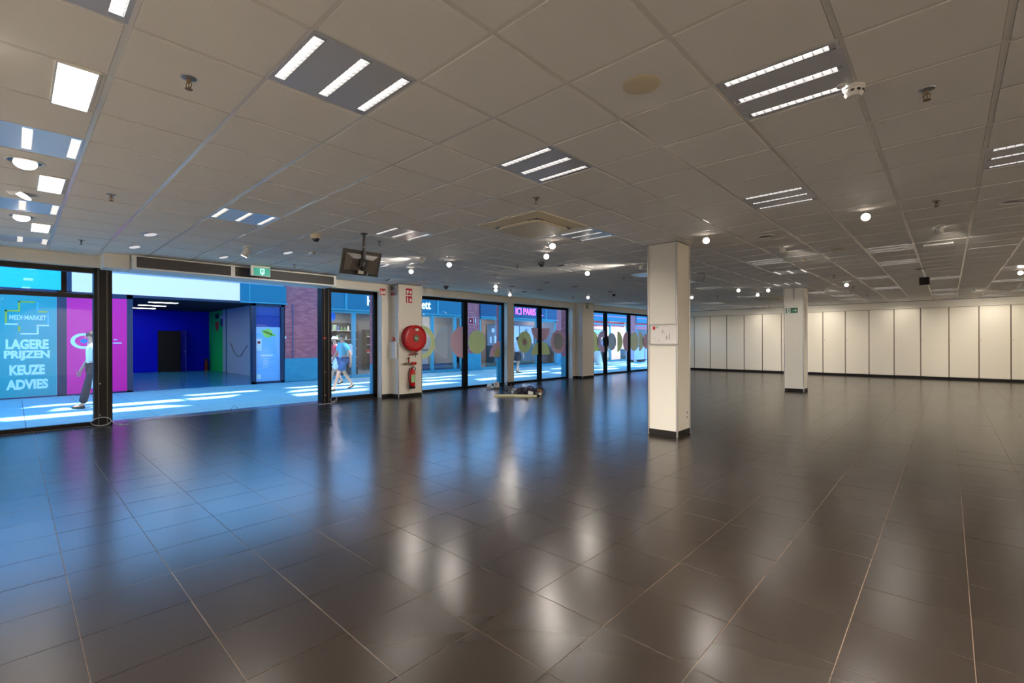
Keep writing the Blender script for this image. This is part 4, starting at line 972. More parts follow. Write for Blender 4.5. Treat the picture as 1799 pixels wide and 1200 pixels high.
# -- pharmacy front with teal poster and magenta poster
CY = mat('cyan_sign', (0, 186, 236), 0.35, emit=0.30); LB = mat('white_lightbox', (236, 216, 214), 0.4, emit=0.34, ecol=(230, 226, 240))
t = thing('shop_fascia', 'cyan lit fascia board above the teal pharmacy poster', 'fascia', (-1, SV, 3.1)); B(-6, 0.88, SV - 0.05, SV + 0.1, 2.83, 3.40, 'board', CY, t, 0.01)
t = thing('shop_fascia', 'long white lit fascia board above the empty shop', 'fascia', (3, SV, 3.1)); B(1.09, 5.18, SV - 0.05, SV + 0.1, 2.81, 3.40, 'board', LB, t, 0.01)
t = thing('shop_fascia', 'blue steel fascia board between the white fascia and the brick pier', 'fascia', (6, SV, 3.1)); B(5.18, 6.66, SV - 0.08, SV + 0.1, 2.80, 3.40, 'board', FASCIA, t, 0.01); B(5.44, 5.47, SV - 0.10, SV - 0.08, 2.8, 3.4, 'joint_strip', PETROL, t); B(5.18, 6.70, SV - 0.12, SV, 2.76, 2.80, 'lip', PETROL, t)
fr = MB()
for a, b, c, d in ((-6, -0.30, 0, 2.83), (0.80, 0.99, 0, 3.40), (-0.30, 2.38, 2.69, 2.83), (-0.30, 2.38, 0.0, 0.04), (2.245, 2.385, 0, 2.81), (0.88, 1.09, 2.8, 3.40), (2.38, 6.66, 2.74, 2.81)): fr.box(a, b, SV, SV + 0.12, c, d)
struct(fr.build('wall_shopfront_frame', NAVY))
TEAL = mat('poster_teal', (0, 158, 160), 0.4, var=0.06, scale=1.2); LET = mat('poster_letters', (190, 226, 255), 0.5, emit=0.12)
yp = SV - 0.001
t = thing('shop_poster', 'teal pharmacy window poster with large pale lettering and a cross outline', 'poster', (0.26, SV, 0))
B(-0.29, 0.795, SV - 0.012, SV, 0.045, 2.685, 'sheet', TEAL, t); yp = SV - 0.012
def m2(px, py):  # poster layout in crop pixels: x 5..530 of u -0.29..0.795, y 140..1060 of z 2.685..0.045
    return (-0.29 + (px - 8) / 520.0 * 1.085, 2.69 - (py - 140 - (px - 8) * 0.055 * (1 - (py - 140) / 450.0)) / 915.0 * 2.65)
for body, x0, x1, z0, z1 in (('MEDI\u00b7MARKET', -0.06, 0.60, 2.02, 2.14), ('LAGERE', -0.125, 0.645, 1.265, 1.525), ('PRIJZEN', -0.155, 0.665, 0.975, 1.235), ('KEUZE', -0.06, 0.575, 0.605, 0.865), ('ADVIES', -0.12, 0.635, 0.235, 0.495)):
    text_mesh('lettering', body, LET, t, (x0, x1, z0, z1), yp, 'v', 0.018 if 'MEDI' in body else 0.05, 0.004)
YE = mat('cross_yellow', (176, 184, 40), 0.5); LBU = mat('cross_blue', (60, 170, 250), 0.5, emit=0.1)
q = 0.035; zt, z2, z3, zb = 2.50, 2.26, 1.90, 1.68; xl, xa, xb, xr = -0.135, 0.095, 0.425, 0.655
flat(t, 'cross_outline', YE, [rect(xa, 0.40, zt - q, zt), rect(xa, xa + q, z2, zt), rect(xl, xa + q, z2 - q, z2), rect(xl, xl + q, z3 + 0.03, z2), rect(0.455, 0.62, z2 - q, z2), rect(xa, xa + q, zb + 0.05, z3 - 0.04)], yp, 'v', 0.004)
flat(t, 'cross_outline', LBU, [rect(xb, xb + q, z2, zt - 0.02), rect(xr - q, xr, z3, z2 - 0.04)], yp, 'v', 0.004)
flat(t, 'cross_outline', LET, [rect(xl, xa + 0.0, z3 - q + 0.02, z3 + 0.02), rect(xb, xr, z3 - q, z3), rect(xb, xb + q, zb, z3), rect(xa + 0.04, xb + q, zb - q, zb)], yp, 'v', 0.004)
MG = mat('poster_magenta', (255, 0, 150), 0.4)
t = thing('shop_poster', 'magenta window poster with a white ring logo behind the left door post', 'poster', (1.6, SV, 0))
B(0.99, 2.245, SV - 0.012, SV, 0.04, 2.68, 'sheet', MG, t); cx, cz3 = 1.33, 1.475
b = MB(); n = 36
for k in range(n):
    a, c = 2 * PI * k / n, 2 * PI * (k + 1) / n; P = lambda s, rr, kk=1.0: (cx + 0.27 * rr * math.cos(s), cz3 + 0.215 * rr * math.sin(s))
    b.prism([P(a, 0.68), P(a, 1), P(c, 1), P(c, 0.68)], (0, yp, 0), (1, 0, 0), (0, 0, 1), (0, -0.004, 0))
b.build('ring_logo', LET, t)
flat(t, 'blue_dot', mat('logo_blue', (0, 120, 240), 0.5, emit=0.1), [circ(cx - 0.0, cz3, 0.075, 20, ry=0.062)], yp, 'v', 0.005)
flat(t, 'green_crescent', mat('logo_green', (150, 196, 60), 0.5), [circ(cx + 0.22, cz3 + 0.03, 0.11, 20, 90, 270, 0.11)], yp, 'v', 0.006)
flat(t, 'warning_triangle', mat('warn_orange', (200, 80, 30), 0.5), [[(cx + 0.10, 1.705), (cx + 0.28, 1.705), (cx + 0.19, 1.80)]], yp, 'v', 0.004)
flat(t, 'small_print', LET, [rect(1.95, 2.03, 1.50, 1.525), rect(1.88, 1.93, 1.40, 1.425), rect(1.945, 2.13, 1.40, 1.43)], yp, 'v', 0.004)
# -- empty shop
BLU = mat('royal_blue_wall', (0, 22, 250), 0.6, spec=0.15); GRN = mat('green_wall', (24, 236, 110), 0.45); EFL = mat('empty_shop_floor', (52, 140, 190), 0.22)
b = MB(); b.box(1.2, 7.0, 28.0, 28.15, 0, 3.1)
wi = struct(b.build('wall_empty_shop', BLU))
struct(MB().box(1.2, 7.0, SV + 0.05, 28.0, -0.06, 0.0).build('floor_empty_shop', EFL))
struct(MB().box(1.0, 7.1, SV + 0.12, 28.1, 3.0, 3.1).build('ceiling_empty_shop', mat('dark_soffit', (26, 32, 48), 0.8)))
struct(MB().box(1.0, 1.2, SV + 0.12, 28.1, 0, 3.1).build('wall_empty_shop_left', BLU))
wr = struct(MB().box(6.95, 7.1, 25.5, 28.1, 0, 3.1).build('wall_empty_shop_right', GRN))
b2 = MB().bbox(6.90, 7.1, SV + 0.6, 25.5, 0, 3.0, 0.005).build('white_panel', mat('pale_panel', (200, 236, 255), 0.35), wr)
for v in (21.6, 24.9): MB().box(6.87, 6.92, v - 0.06, v + 0.06, 0, 3.0).build('panel_post', PETROL, wr)
MB().tube([(6.89, 24.3, 1.4), (6.89, 23.8, 0.98), (6.89, 23.3, 0.78), (6.89, 22.9, 0.83), (6.89, 22.3, 1.15), (6.89, 22.0, 1.3)], 0.012).build('hanging_cable', BLACKP, wr)
dr = struct(MB().box(4.80, 5.72, 27.95, 28.0, 0, 2.0).build('door_1', mat('doorway_dark', (20, 20, 20), 0.7)))
B(5.74, 5.80, 27.2, 27.98, 0, 2.02, 'door_leaf', mat('door_blue', (12, 26, 170), 0.5), dr); B(5.70, 5.735, 27.2, 27.25, 0.96, 1.0, 'handle', ALU, dr)
SHL = emitter('shop_strip_light', (255, 252, 248), 16.0)
for k, v in enumerate((20.1, 22.3, 24.4, 26.5)):
    t = thing('shop_ceiling_light', ['nearest', 'second', 'third', 'farthest'][k] + ' flat white light on the ceiling of the empty shop', 'ceiling light', (4.0, v, 3.0), 'ceiling lights of the empty shop')
    B(3.52, 4.48, v - 0.16, v + 0.16, 2.975, 3.0, 'frame', WHITEP, t); B(3.55, 4.45, v - 0.13, v + 0.13, 2.970, 2.974, 'diffuser', SHL, t)
t = thing('wall_stickers', 'dark and pale blue round badge sticker, leftmost on the green wall', 'sticker', (6.95, 27.6, 2.3)); t.name = 'wall_sticker'
def usticker(t, name, m, polys, pl=6.95, d=0.004): return flat(t, name, m, polys, pl, 'u', d)
usticker(t, 'badge', BLACKP, [circ(-27.55, 2.35, 0.42, 18)]); usticker(t, 'letter_block', mat('sticker_blue', (90, 150, 220), 0.5, emit=0.1), [[(-27.95, 2.28), (-27.15, 2.38), (-27.15, 2.55), (-27.95, 2.45)]], 6.945)
t = thing('wall_sticker', 'orange red shield sticker in the middle of the green wall', 'sticker', (6.95, 26.6, 2.3))
usticker(t, 'badge', mat('sticker_red', (200, 70, 60), 0.5), [[(-26.9, 2.45), (-26.3, 2.45), (-26.35, 2.15), (-26.6, 1.95), (-26.85, 2.15)]]); usticker(t, 'letter_block', BLACKP, [rect(-26.9, -26.3, 2.62, 2.84)])
t = thing('wall_sticker', 'blue sticker with stacked pale letters, rightmost on the green wall', 'sticker', (6.95, 25.8, 2.4))
usticker(t, 'sheet', mat('sticker_navy', (10, 50, 130), 0.5), [rect(-26.05, -25.55, 2.22, 2.78)]); text_mesh('lettering', 'JOLLY', mat('sticker_letters', (130, 190, 240), 0.5, emit=0.1), t, (-26.02, -25.58, 2.53, 2.75), 6.945, 'u', 0.02, 0.004); 
t = thing('shop_extinguisher', 'dark red extinguisher on the floor of the empty shop by the green wall', 'fire extinguisher', (6.72, 27.6, 0))
MB().lathe((6.72, 27.6, 0), (0, 0, 1), [(0.09, 0), (0.09, 0.42), (0.05, 0.5), (0.03, 0.54)], 16).build('cylinder', REDD, t, smooth=True); MB().box(6.66, 6.78, 27.57, 27.63, 0.54, 0.62).build('handle', BLACKP, t)
# -- glazed pier with posters beside the brick pier
t = struct(MB().box(5.56, 5.68, SV - 0.02, SV + 0.12, 0, 2.78).box(6.50, 6.60, SV - 0.02, SV + 0.12, 0, 2.78).box(5.56, 6.60, SV - 0.02, SV + 0.12, 2.68, 2.78).box(5.56, 6.60, SV - 0.02, SV + 0.12, 0, 0.07).build('window_6', NAVY))
MB().box(5.67, 6.51, SV + 0.04, SV + 0.05, 0.06, 2.70).build('pane', GLASS, t)
t = thing('window_poster', 'pale blue poster with a round green logo in the narrow window by the brick pier', 'poster', (6.1, SV + 0.06, 1))
B(5.70, 6.49, SV + 0.055, SV + 0.065, 0.07, 1.95, 'sheet', mat('poster_pale', (150, 200, 240), 0.5), t)
flat(t, 'green_badge', mat('badge_green', (140, 210, 90), 0.5, emit=0.08), [circ(6.08, 1.74, 0.16, 22), [(5.86, 1.80), (5.90, 1.86), (6.36, 1.68), (6.33, 1.62)]], SV + 0.055, 'v', 0.004)
flat(t, 'notice', WHITEM, [rect(5.71, 5.88, 1.12, 1.55), rect(5.72, 5.85, 0.16, 0.32)], SV + 0.055, 'v', 0.004); flat(t, 'notice_mark', REDD, [circ(5.79, 1.42, 0.05, 14)], SV + 0.051, 'v', 0.002)
flat(t, 'text_line', WHITEM, [rect(5.86, 6.25, 0.93, 1.0)] + [rect(5.92, 6.1, 0.84 - 0.07 * k, 0.865 - 0.07 * k) for k in range(5)], SV + 0.055, 'v', 0.003)
B(5.69, 6.49, SV + 0.07, SV + 0.09, 1.96, 2.66, 'dark_sheet', mat('poster_blue', (24, 60, 150), 0.4), t)
B(6.62, 6.66, SV - 0.05, SV - 0.0, 1.55, 1.64, 'lock_box', WHITEP, wall_s)
# -- health shop with shelves
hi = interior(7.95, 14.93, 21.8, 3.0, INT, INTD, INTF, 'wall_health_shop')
t = thing('shop_fascia', 'blue steel fascia with white letters above the shelf-filled shop', 'fascia', (11, SV, 3))
B(7.93, 14.95, SV - 0.08, SV + 0.1, 2.70, 3.40, 'board', FASCIA, t, 0.01); B(7.93, 14.95, SV - 0.13, SV, 2.66, 2.71, 'lip', PETROL, t)
for u in (8.86, 11.3, 13.35): B(u, u + 0.09, SV - 0.11, SV - 0.08, 2.71, 3.40, 'joint_strip', PETROL, t)
SIGNW = mat('sign_white_lit', (240, 250, 255), 0.4, emit=1.0)
text_mesh('lettering', 'Holland & Barrett', SIGNW, t, (9.82, 12.98, 2.90, 3.29), SV - 0.08, 'v', 0.006, 0.04)
def shopfront(n, u0, u1, mull, z1=2.66, sill=0.12):
    f = MB(); y0, y1 = SV, SV + 0.1
    f.box(u0, u1, y0, y1, z1 - 0.09, z1); f.box(u0, u1, y0, y1, 0, sill); f.box(u0, u0 + 0.08, y0, y1, 0, z1); f.box(u1 - 0.08, u1, y0, y1, 0, z1)
    o = struct(f.build('window_%d' % n, PETROL))
    for m in mull: MB().box(m - 0.075, m + 0.075, y0 - 0.02, y1, 0, z1).build('mullion', PETROL, o)
    xs = [u0] + list(mull) + [u1]
    for a, b in zip(xs[:-1], xs[1:]): MB().box(a + 0.05, b - 0.05, SV + 0.045, SV + 0.053, sill - 0.02, z1 - 0.05).build('pane', GLASS, o)
    return o
shopfront(7, 7.95, 14.93, (9.28, 11.2, 13.15, 14.5)); shopfront(8, 16.12, 22.38, (18.2, 20.6)); shopfront(9, 23.62, 30.98, (26.1, 28.6)); shopfront(10, 32.22, 40, (35,))
SHOPL = emitter('shop_lamp', (255, 240, 224), 55.0)
for k, (u, v) in enumerate(((8.9, 19.0), (10.2, 20.4), (12.4, 19.2), (13.9, 20.3))):
    t = thing('shop_ceiling_light', 'square light in the shelf shop ceiling, number %s from the brick pier' % ('one', 'two', 'three', 'four')[k], 'ceiling light', (u, v, 3.0), 'ceiling lights of the shelf shop')
    B(u - 0.32, u + 0.32, v - 0.32, v + 0.32, 2.985, 3.0, 'frame', WHITEP, t); B(u - 0.3, u + 0.3, v - 0.3, v + 0.3, 2.980, 2.984, 'diffuser', SHOPL, t)
t = thing('blue_oval_sign', 'small glowing blue oval sign hanging inside the shelf shop', 'sign', (8.95, 18.6, 2.5)); MB().lathe((8.95, 18.6, 2.48), (0, -1, 0), [(0.2, 0), (0.2, 0.03)], 24).build('plate', mat('oval_blue', (0, 110, 240), 0.4, emit=0.5), t)
GOODS = [mat('goods_%d' % k, c, 0.5) for k, c in enumerate([(236, 232, 226), (220, 200, 90), (60, 110, 60), (190, 60, 60), (240, 240, 240), (110, 80, 60), (70, 90, 150), (170, 200, 170), (230, 160, 90), (40, 40, 44)])]
PR = random.Random(5)
gm = {}
def shelf_unit(name, label, u0, u1, v, zs, depth, glabel, n, dens=1.0):
    t = thing(name, label, 'shelf', ((u0 + u1) / 2, v, 0))
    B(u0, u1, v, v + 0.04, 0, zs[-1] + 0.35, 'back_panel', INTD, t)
    for s in (u0, u1): B(s - 0.02, s + 0.02, v - depth, v + 0.02, 0, zs[-1] + 0.3, 'side_panel', DKGREY, t)
    for z in zs: B(u0, u1, v - depth, v, z - 0.025, z, 'shelf_board', WHITEP, t)
    for r, z in enumerate(zs):
        x = u0 + 0.05
        while x < u1 - 0.16:
            wd = PR.uniform(0.08, 0.17); ht = PR.uniform(0.12, 0.26); k = PR.randrange(len(GOODS)); key = (k, round(wd, 2), round(ht, 2))
            if PR.random() < dens:
                if key not in gm:
                    b = MB()
                    if k % 2: b.bbox(-wd / 2, wd / 2, -0.06, 0.06, 0, ht, 0.006)
                    else: b.lathe((0, 0, 0), (0, 0, 1), [(wd * 0.45, 0), (wd * 0.45, ht * 0.72), (wd * 0.25, ht * 0.82), (wd * 0.25, ht)], 10)
                    gm[key] = b.mesh('packaged_product', GOODS[k])
                o = bpy.data.objects.new('packaged_product', gm[key]); C.objects.link(o); o.location = (x + wd / 2, v - depth + 0.09, z)
                tag(o, 'small packaged goods standing on ' + glabel, 'product', 'goods on ' + glabel)
            x += wd + PR.uniform(0.01, 0.07)
    return t
shelf_unit('shop_shelf', 'tall shelf of goods behind the walkers, left of the blue mullion', 8.1, 9.3, 20.6, (0.35, 0.75, 1.15, 1.55, 1.95), 0.4, 'the tall shelf left of the blue mullion', 1, 0.85)
shelf_unit('shop_shelf', 'tall shelf of goods right of the blue mullion, beside the fire sign pillar', 9.5, 10.9, 20.4, (0.35, 0.75, 1.15, 1.55, 1.95), 0.4, 'the tall shelf right of the blue mullion', 1, 0.85)
t = thing('display_plant', 'dark green plant display low in the shelf shop window', 'plant', (9.75, 18.6, 0)); B(9.5, 10.05, 18.4, 18.85, 0, 0.35, 'planter', BLACKP, t)
b = MB()
for k in range(60):
    a, e = PR.uniform(0, 6.28), PR.uniform(0.3, 1.2); L = PR.uniform(0.2, 0.4); d = Vector((math.cos(a) * math.cos(e), math.sin(a) * math.cos(e), math.sin(e))); o_ = Vector((9.78 + PR.gauss(0, 0.07), 18.6 + PR.gauss(0, 0.07), 0.34)); sd = d.cross(Vector((0, 0, 1))).normalized() * 0.035
    b.quad(o_, o_ + d * L * 0.5 + sd, o_ + d * L, o_ + d * L * 0.5 - sd)
b.build('foliage', mat('leaf_green', (24, 110, 70), 0.5), t)
t = thing('shop_counter', 'white counter behind the pale discs in the shelf shop', 'counter', (13.3, 19.5, 0)); B(12.2, 14.4, 19.3, 19.9, 0, 1.0, 'body', WHITEP, t, 0.01); B(12.15, 14.45, 19.25, 19.95, 1.0, 1.04, 'worktop', DKGREY, t)
shelf_unit('shop_shelf', 'wall shelf of goods behind the white counter', 12.0, 14.6, 21.5, (0.9, 1.3, 1.7), 0.4, 'the wall shelf behind the white counter', 1, 0.8)
t = thing('screen_display', 'glowing turquoise display behind the blue half disc', 'screen', (13.9, 20.2, 1.6)); B(13.55, 14.1, 20.15, 20.2, 1.5, 1.95, 'screen', mat('turq_lit', (60, 200, 210), 0.4, emit=0.8), t); B(13.8, 13.85, 20.2, 20.24, 1.04, 1.9, 'stand', DKGREY, t)
B(11.3, 14.85, SV + 0.15, SV + 0.6, 0, 0.4, 'window_plinth', mat('plinth_dark', (48, 62, 92), 0.6), hi)
# sign on the second brick pier
t = sign_panel('fire_route_sign', 'white and red sign on the brick pier across the street', 15.62, SV, 2.46, 0.52, 0.30, 'v', REDP, WHITEM); flat(t, 'symbol', WHITEM, [FL(15.5, 2.46), rect(15.68, 15.71, 2.34, 2.58), rect(15.78, 15.84, 2.34, 2.58)], SV - 0.007)
# -- perfume shop
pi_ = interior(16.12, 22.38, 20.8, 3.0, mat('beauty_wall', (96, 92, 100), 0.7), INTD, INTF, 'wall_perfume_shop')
t = thing('shop_fascia', 'dark teal fascia with glowing pink letters above the perfume shop', 'fascia', (19, SV, 3))
DTEAL = mat('dark_teal_fascia', (10, 70, 110), 0.45); B(16.1, 22.4, SV - 0.08, SV + 0.1, 2.70, 3.42, 'board', DTEAL, t, 0.01); B(16.1, 22.4, SV - 0.13, SV, 2.66, 2.71, 'lip', PETROL, t)
text_mesh('lettering', 'ICI PARIS XL', mat('neon_pink', (236, 120, 255), 0.4, emit=1.0), t, (18.70, 21.02, 2.90, 3.28), SV - 0.08, 'v', 0.0, 0.04)
B(21.3, 21.36, SV - 0.1, SV - 0.08, 2.71, 3.42, 'joint_strip', PETROL, t)
PBL = mat('poster_lit_blue', (190, 214, 240), 0.4, emit=0.35); PGR = mat('poster_grey', (140, 136, 146), 0.5, emit=0.1); PRD = mat('poster_red', (190, 90, 84), 0.5, emit=0.15)
for nm, lab, a, b_, c, d, m in (('light_poster', 'grey portrait poster at the left of the perfume shop', 17.9, 18.9, 1.2, 2.35, PGR), ('light_poster', 'pale blue lit poster with bottles behind the green disc', 19.0, 20.5, 1.0, 2.35, PBL), ('light_poster', 'pale blue lit poster behind the hourglass film', 20.6, 21.8, 1.3, 2.35, PBL), ('light_poster', 'orange red poster at the right of the perfume shop', 22.0, 22.34, 1.5, 2.35, PRD)):
    t = thing(nm, lab, 'poster', ((a + b_) / 2, 18.6, c)); B(a, b_, 18.6, 18.64, c, d, 'sheet', m, t); B(a - 0.03, b_ + 0.03, 18.64, 18.70, 0, d + 0.03, 'backing_frame', DKGREY, t)
    flat(t, 'bottle_picture', PGR if m is not PGR else PBL, [rect(a + (b_ - a) * 0.2, a + (b_ - a) * 0.32, c + 0.15, c + 0.5), rect(a + (b_ - a) * 0.55, a + (b_ - a) * 0.68, c + 0.15, c + 0.55), circ(a + (b_ - a) * 0.45, d - 0.3, 0.13, 14)], 18.6, 'v', 0.003)
t = thing('shop_banner', 'white banner with red dots below the green disc', 'banner', (19.0, 17.9, 0)); B(18.55, 19.45, 17.88, 17.91, 0.25, 1.2, 'sheet', WHITEP, t)
flat(t, 'dot', mat('dot_red', (170, 50, 80), 0.5), [circ(18.7 + 0.2 * i + (0.1 if j % 2 else 0), 0.45 + 0.2 * j, 0.05, 10) for i in range(4) for j in range(4)], 17.88, 'v', 0.003); B(18.98, 19.02, 17.91, 17.95, 0, 1.2, 'stand', DKGREY, t)
for k, (u, v) in enumerate(((17.5, 19), (19.6, 19.6), (21.5, 19.2))):
    t = thing('shop_ceiling_light', ('left', 'middle', 'right')[k] + ' square light in the perfume shop ceiling', 'ceiling light', (u, v, 3.0), 'ceiling lights of the perfume shop'); B(u - 0.32, u + 0.32, v - 0.32, v + 0.32, 2.985, 3.0, 'frame', WHITEP, t); B(u - 0.3, u + 0.3, v - 0.3, v + 0.3, 2.980, 2.984, 'diffuser', SHOPL, t)
shelf_unit('shop_shelf', 'shelf of goods in the perfume shop behind the green dome film', 16.4, 17.8, 19.4, (0.5, 0.95, 1.4, 1.85), 0.35, 'the perfume shop shelf', 1, 0.8)
# -- red shop
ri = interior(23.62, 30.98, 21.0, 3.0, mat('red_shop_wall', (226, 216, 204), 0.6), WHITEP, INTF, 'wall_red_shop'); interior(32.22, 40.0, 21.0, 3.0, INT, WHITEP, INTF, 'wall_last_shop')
t = thing('shop_fascia', 'blue fascia with a thin pink line above the red shop', 'fascia', (27, SV, 3)); B(23.6, 31.0, SV - 0.08, SV + 0.1, 2.80, 3.42, 'board', FASCIA, t, 0.01); B(23.6, 31.0, SV - 0.1, SV - 0.08, 3.13, 3.16, 'neon_line', mat('neon_line_pink', (230, 120, 220), 0.4, emit=0.8), t)
t = thing('shop_fascia', 'far blue fascia beyond the last brick pier', 'fascia', (36, SV, 3)); B(32.2, 40.0, SV - 0.08, SV + 0.1, 2.80, 3.42, 'board', FASCIA, t, 0.01); B(32.2, 40, SV - 0.1, SV - 0.08, 3.13, 3.16, 'neon_line', MATS['neon_line_pink'], t)
t = thing('red_banner', 'wide red band inside the red shop windows', 'banner', (27, SV + 0.2, 2.6)); RB = mat('red_band', (214, 40, 40), 0.45, emit=0.25); B(23.7, 30.9, SV + 0.2, SV + 0.25, 2.45, 2.80, 'band', RB, t); B(23.7, 23.76, SV + 0.25, SV + 0.3, 2.45, 3.0, 'hanger', DKGREY, t)
t = thing('red_banner', 'red band inside the last shop windows', 'banner', (36, SV + 0.2, 2.6)); B(32.3, 39.9, SV + 0.2, SV + 0.25, 2.35, 2.80, 'band', RB, t); B(32.3, 32.36, SV + 0.25, SV + 0.3, 2.35, 3.0, 'hanger', DKGREY, t)
for k, (u, v) in enumerate(((24.8, 18.6), (26.6, 18.6), (28.4, 18.6), (30.2, 18.6), (34, 18.6), (37, 18.6))):
    t = thing('shop_ceiling_light', 'square light in the red shops, ' + ('first', 'second', 'third', 'fourth', 'fifth', 'sixth')[k] + ' from the perfume shop', 'ceiling light', (u, v, 3.0), 'ceiling lights of the red shops'); B(u - 0.42, u + 0.42, v - 0.42, v + 0.42, 2.985, 3.0, 'frame', WHITEP, t); B(u - 0.4, u + 0.4, v - 0.4, v + 0.4, 2.980, 2.984, 'diffuser', SHOPL, t)
shelf_unit('shop_shelf', 'shelf of bright goods in the red shop', 27.6, 30.2, 19.2, (0.4, 0.85, 1.3), 0.35, 'the red shop shelf', 1, 0.8)
t = thing('display_counter', 'red display counter in the red shop window', 'counter', (27.0, 18.2, 0)); B(26.0, 28.2, 18.0, 18.5, 0, 0.75, 'body', RB, t, 0.01); B(25.95, 28.25, 17.95, 18.55, 0.75, 0.8, 'worktop', WHITEP, t)
t = thing('shop_sign', 'white framed sign with red edge in the red shop window', 'sign', (27.2, SV + 0.15, 2.0)); B(26.5, 28.0, SV + 0.13, SV + 0.16, 1.85, 2.25, 'border', RB, t); B(26.55, 27.95, SV + 0.12, SV + 0.135, 1.9, 2.2, 'panel', WHITEP, t)
t = thing('flower_planter', 'large white planter with yellow and green flowers outside the red shop', 'planter', (24.2, 15.3, 0))
MB().lathe((24.2, 15.3, 0), (0, 0, 1), [(0.3, 0), (0.34, 0.02), (0.46, 0.85), (0.43, 0.86), (0.40, 0.78), (0.0, 0.76)], 24).build('pot', WHITEP, t, smooth=True)
b = MB(); b3 = MB()
for k in range(90):
    a, e = PR.uniform(0, 6.28), PR.uniform(0.4, 1.4); L = PR.uniform(0.25, 0.5); d = Vector((math.cos(a) * math.cos(e), math.sin(a) * math.cos(e), math.sin(e))); o_ = Vector((24.2 + PR.gauss(0, 0.12), 15.3 + PR.gauss(0, 0.12), 0.76)); sd = d.cross(Vector((0, 0, 1))).normalized() * 0.05
    b.quad(o_, o_ + d * L * 0.5 + sd, o_ + d * L, o_ + d * L * 0.5 - sd)
    if k % 3 == 0: b3.sphere(o_ + d * L, 0.05, 6)
b.build('foliage', mat('leaf_mid', (60, 150, 70), 0.5), t); b3.build('blossom', mat('yellow_flower', (236, 216, 40), 0.5), t)
for k, (u, lab) in enumerate(((29.0, 'left lilac display table stacked with boxes outside the red shop'), (30.6, 'right lilac display table stacked with boxes outside the red shop'))):
    t = thing('display_table', lab, 'display table', (u, 15.6, 0)); LIL = mat('lilac_cloth', (196, 188, 226), 0.6, var=0.2, scale=9)
    B(u - 0.7, u + 0.7, 15.3, 15.9, 0.18, 0.95, 'skirt', LIL, t, 0.01); B(u - 0.72, u + 0.72, 15.28, 15.92, 0.95, 0.98, 'tabletop', WHITEP, t)
    for du in (-0.6, 0.6): B(u + du - 0.03, u + du + 0.03, 15.4, 15.8, 0, 0.18, 'leg', DKGREY, t)
# -- unseen slatted canopy, added to break the sun into patches on the street
cn = MB(); KR = random.Random(21)
ZR = 6.2
gaps = ((11.15, 11.8), (12.3, 12.85), (13.4, 13.8))
edges = [10.4] + [x for g_ in gaps for x in g_] + [19.3]
for a, b in zip(edges[::2], edges[1::2]): 
    n = max(1, round((b - a) / 0.9))
    for q in range(n): cn.box(-14, 48, a + (b - a) * q / n, a + (b - a) * (q + 1) / n - (0.004 if q < n - 1 else 0), ZR, ZR + 0.05)
for a, b in gaps:
    x = -14.0
    while x < 48:
        L = KR.uniform(0.7, 2.6); sk = KR.uniform(-0.4, 0.4)
        cn.prism([(x, a), (x + L, a), (x + L + sk, b), (x + KR.uniform(-0.5, 0.5), b)], (0, 0, ZR), (1, 0, 0), (0, 1, 0), (0, 0, 0.04)); x += L + KR.uniform(1.2, 3.4)
for u in range(-12, 48, 8): cn.box(u, u + 0.12, 10.4, 19.3, ZR + 0.05, ZR + 0.25); cn.box(u, u + 0.12, 10.2, 10.4, 3.5, ZR + 0.25); cn.box(u, u + 0.12, 19.2, 19.4, 3.46, ZR + 0.25)
tag(cn.build('sun_patch_canopy', mat('canopy_grey', (190, 196, 204), 0.7)), 'unseen slatted canopy added to cut the sun into patches on the street', 'canopy')

# ------------------------------------------------------------------ people
def skin(name, V, Ed, m, parent, sub=1, root=0):
    me = bpy.data.meshes.new(name); me.from_pydata([v[0] for v in V], Ed, [])
    bm = bmesh.new(); bm.from_mesh(me); ly = bm.verts.layers.skin.verify(); bm.verts.ensure_lookup_table()
    for i, v in enumerate(bm.verts): v[ly].radius = (V[i][1], V[i][1] if len(V[i]) < 3 else V[i][2]); v[ly].use_root = (i == root)
    bm.to_mesh(me); bm.free()
    o = bpy.data.objects.new(name, me); C.objects.link(o)
    md = o.modifiers.new('skin', 'SKIN'); md.use_smooth_shade = True
    s2 = o.modifiers.new('sub', 'SUBSURF'); s2.levels = sub; s2.render_levels = sub
    dg = bpy.context.evaluated_depsgraph_get(); dg.update()
    nm = bpy.data.meshes.new_from_object(o.evaluated_get(dg)); o.modifiers.clear(); o.data = nm; bpy.data.meshes.remove(me)
    nm.materials.clear(); nm.materials.append(m); nm.polygons.foreach_set('use_smooth', [True] * len(nm.polygons))
    if parent: o.parent = parent
    return o
SKINM = mat('skin', (206, 158, 134), 0.55); HAIRD = mat('hair_dark', (46, 36, 32), 0.6)
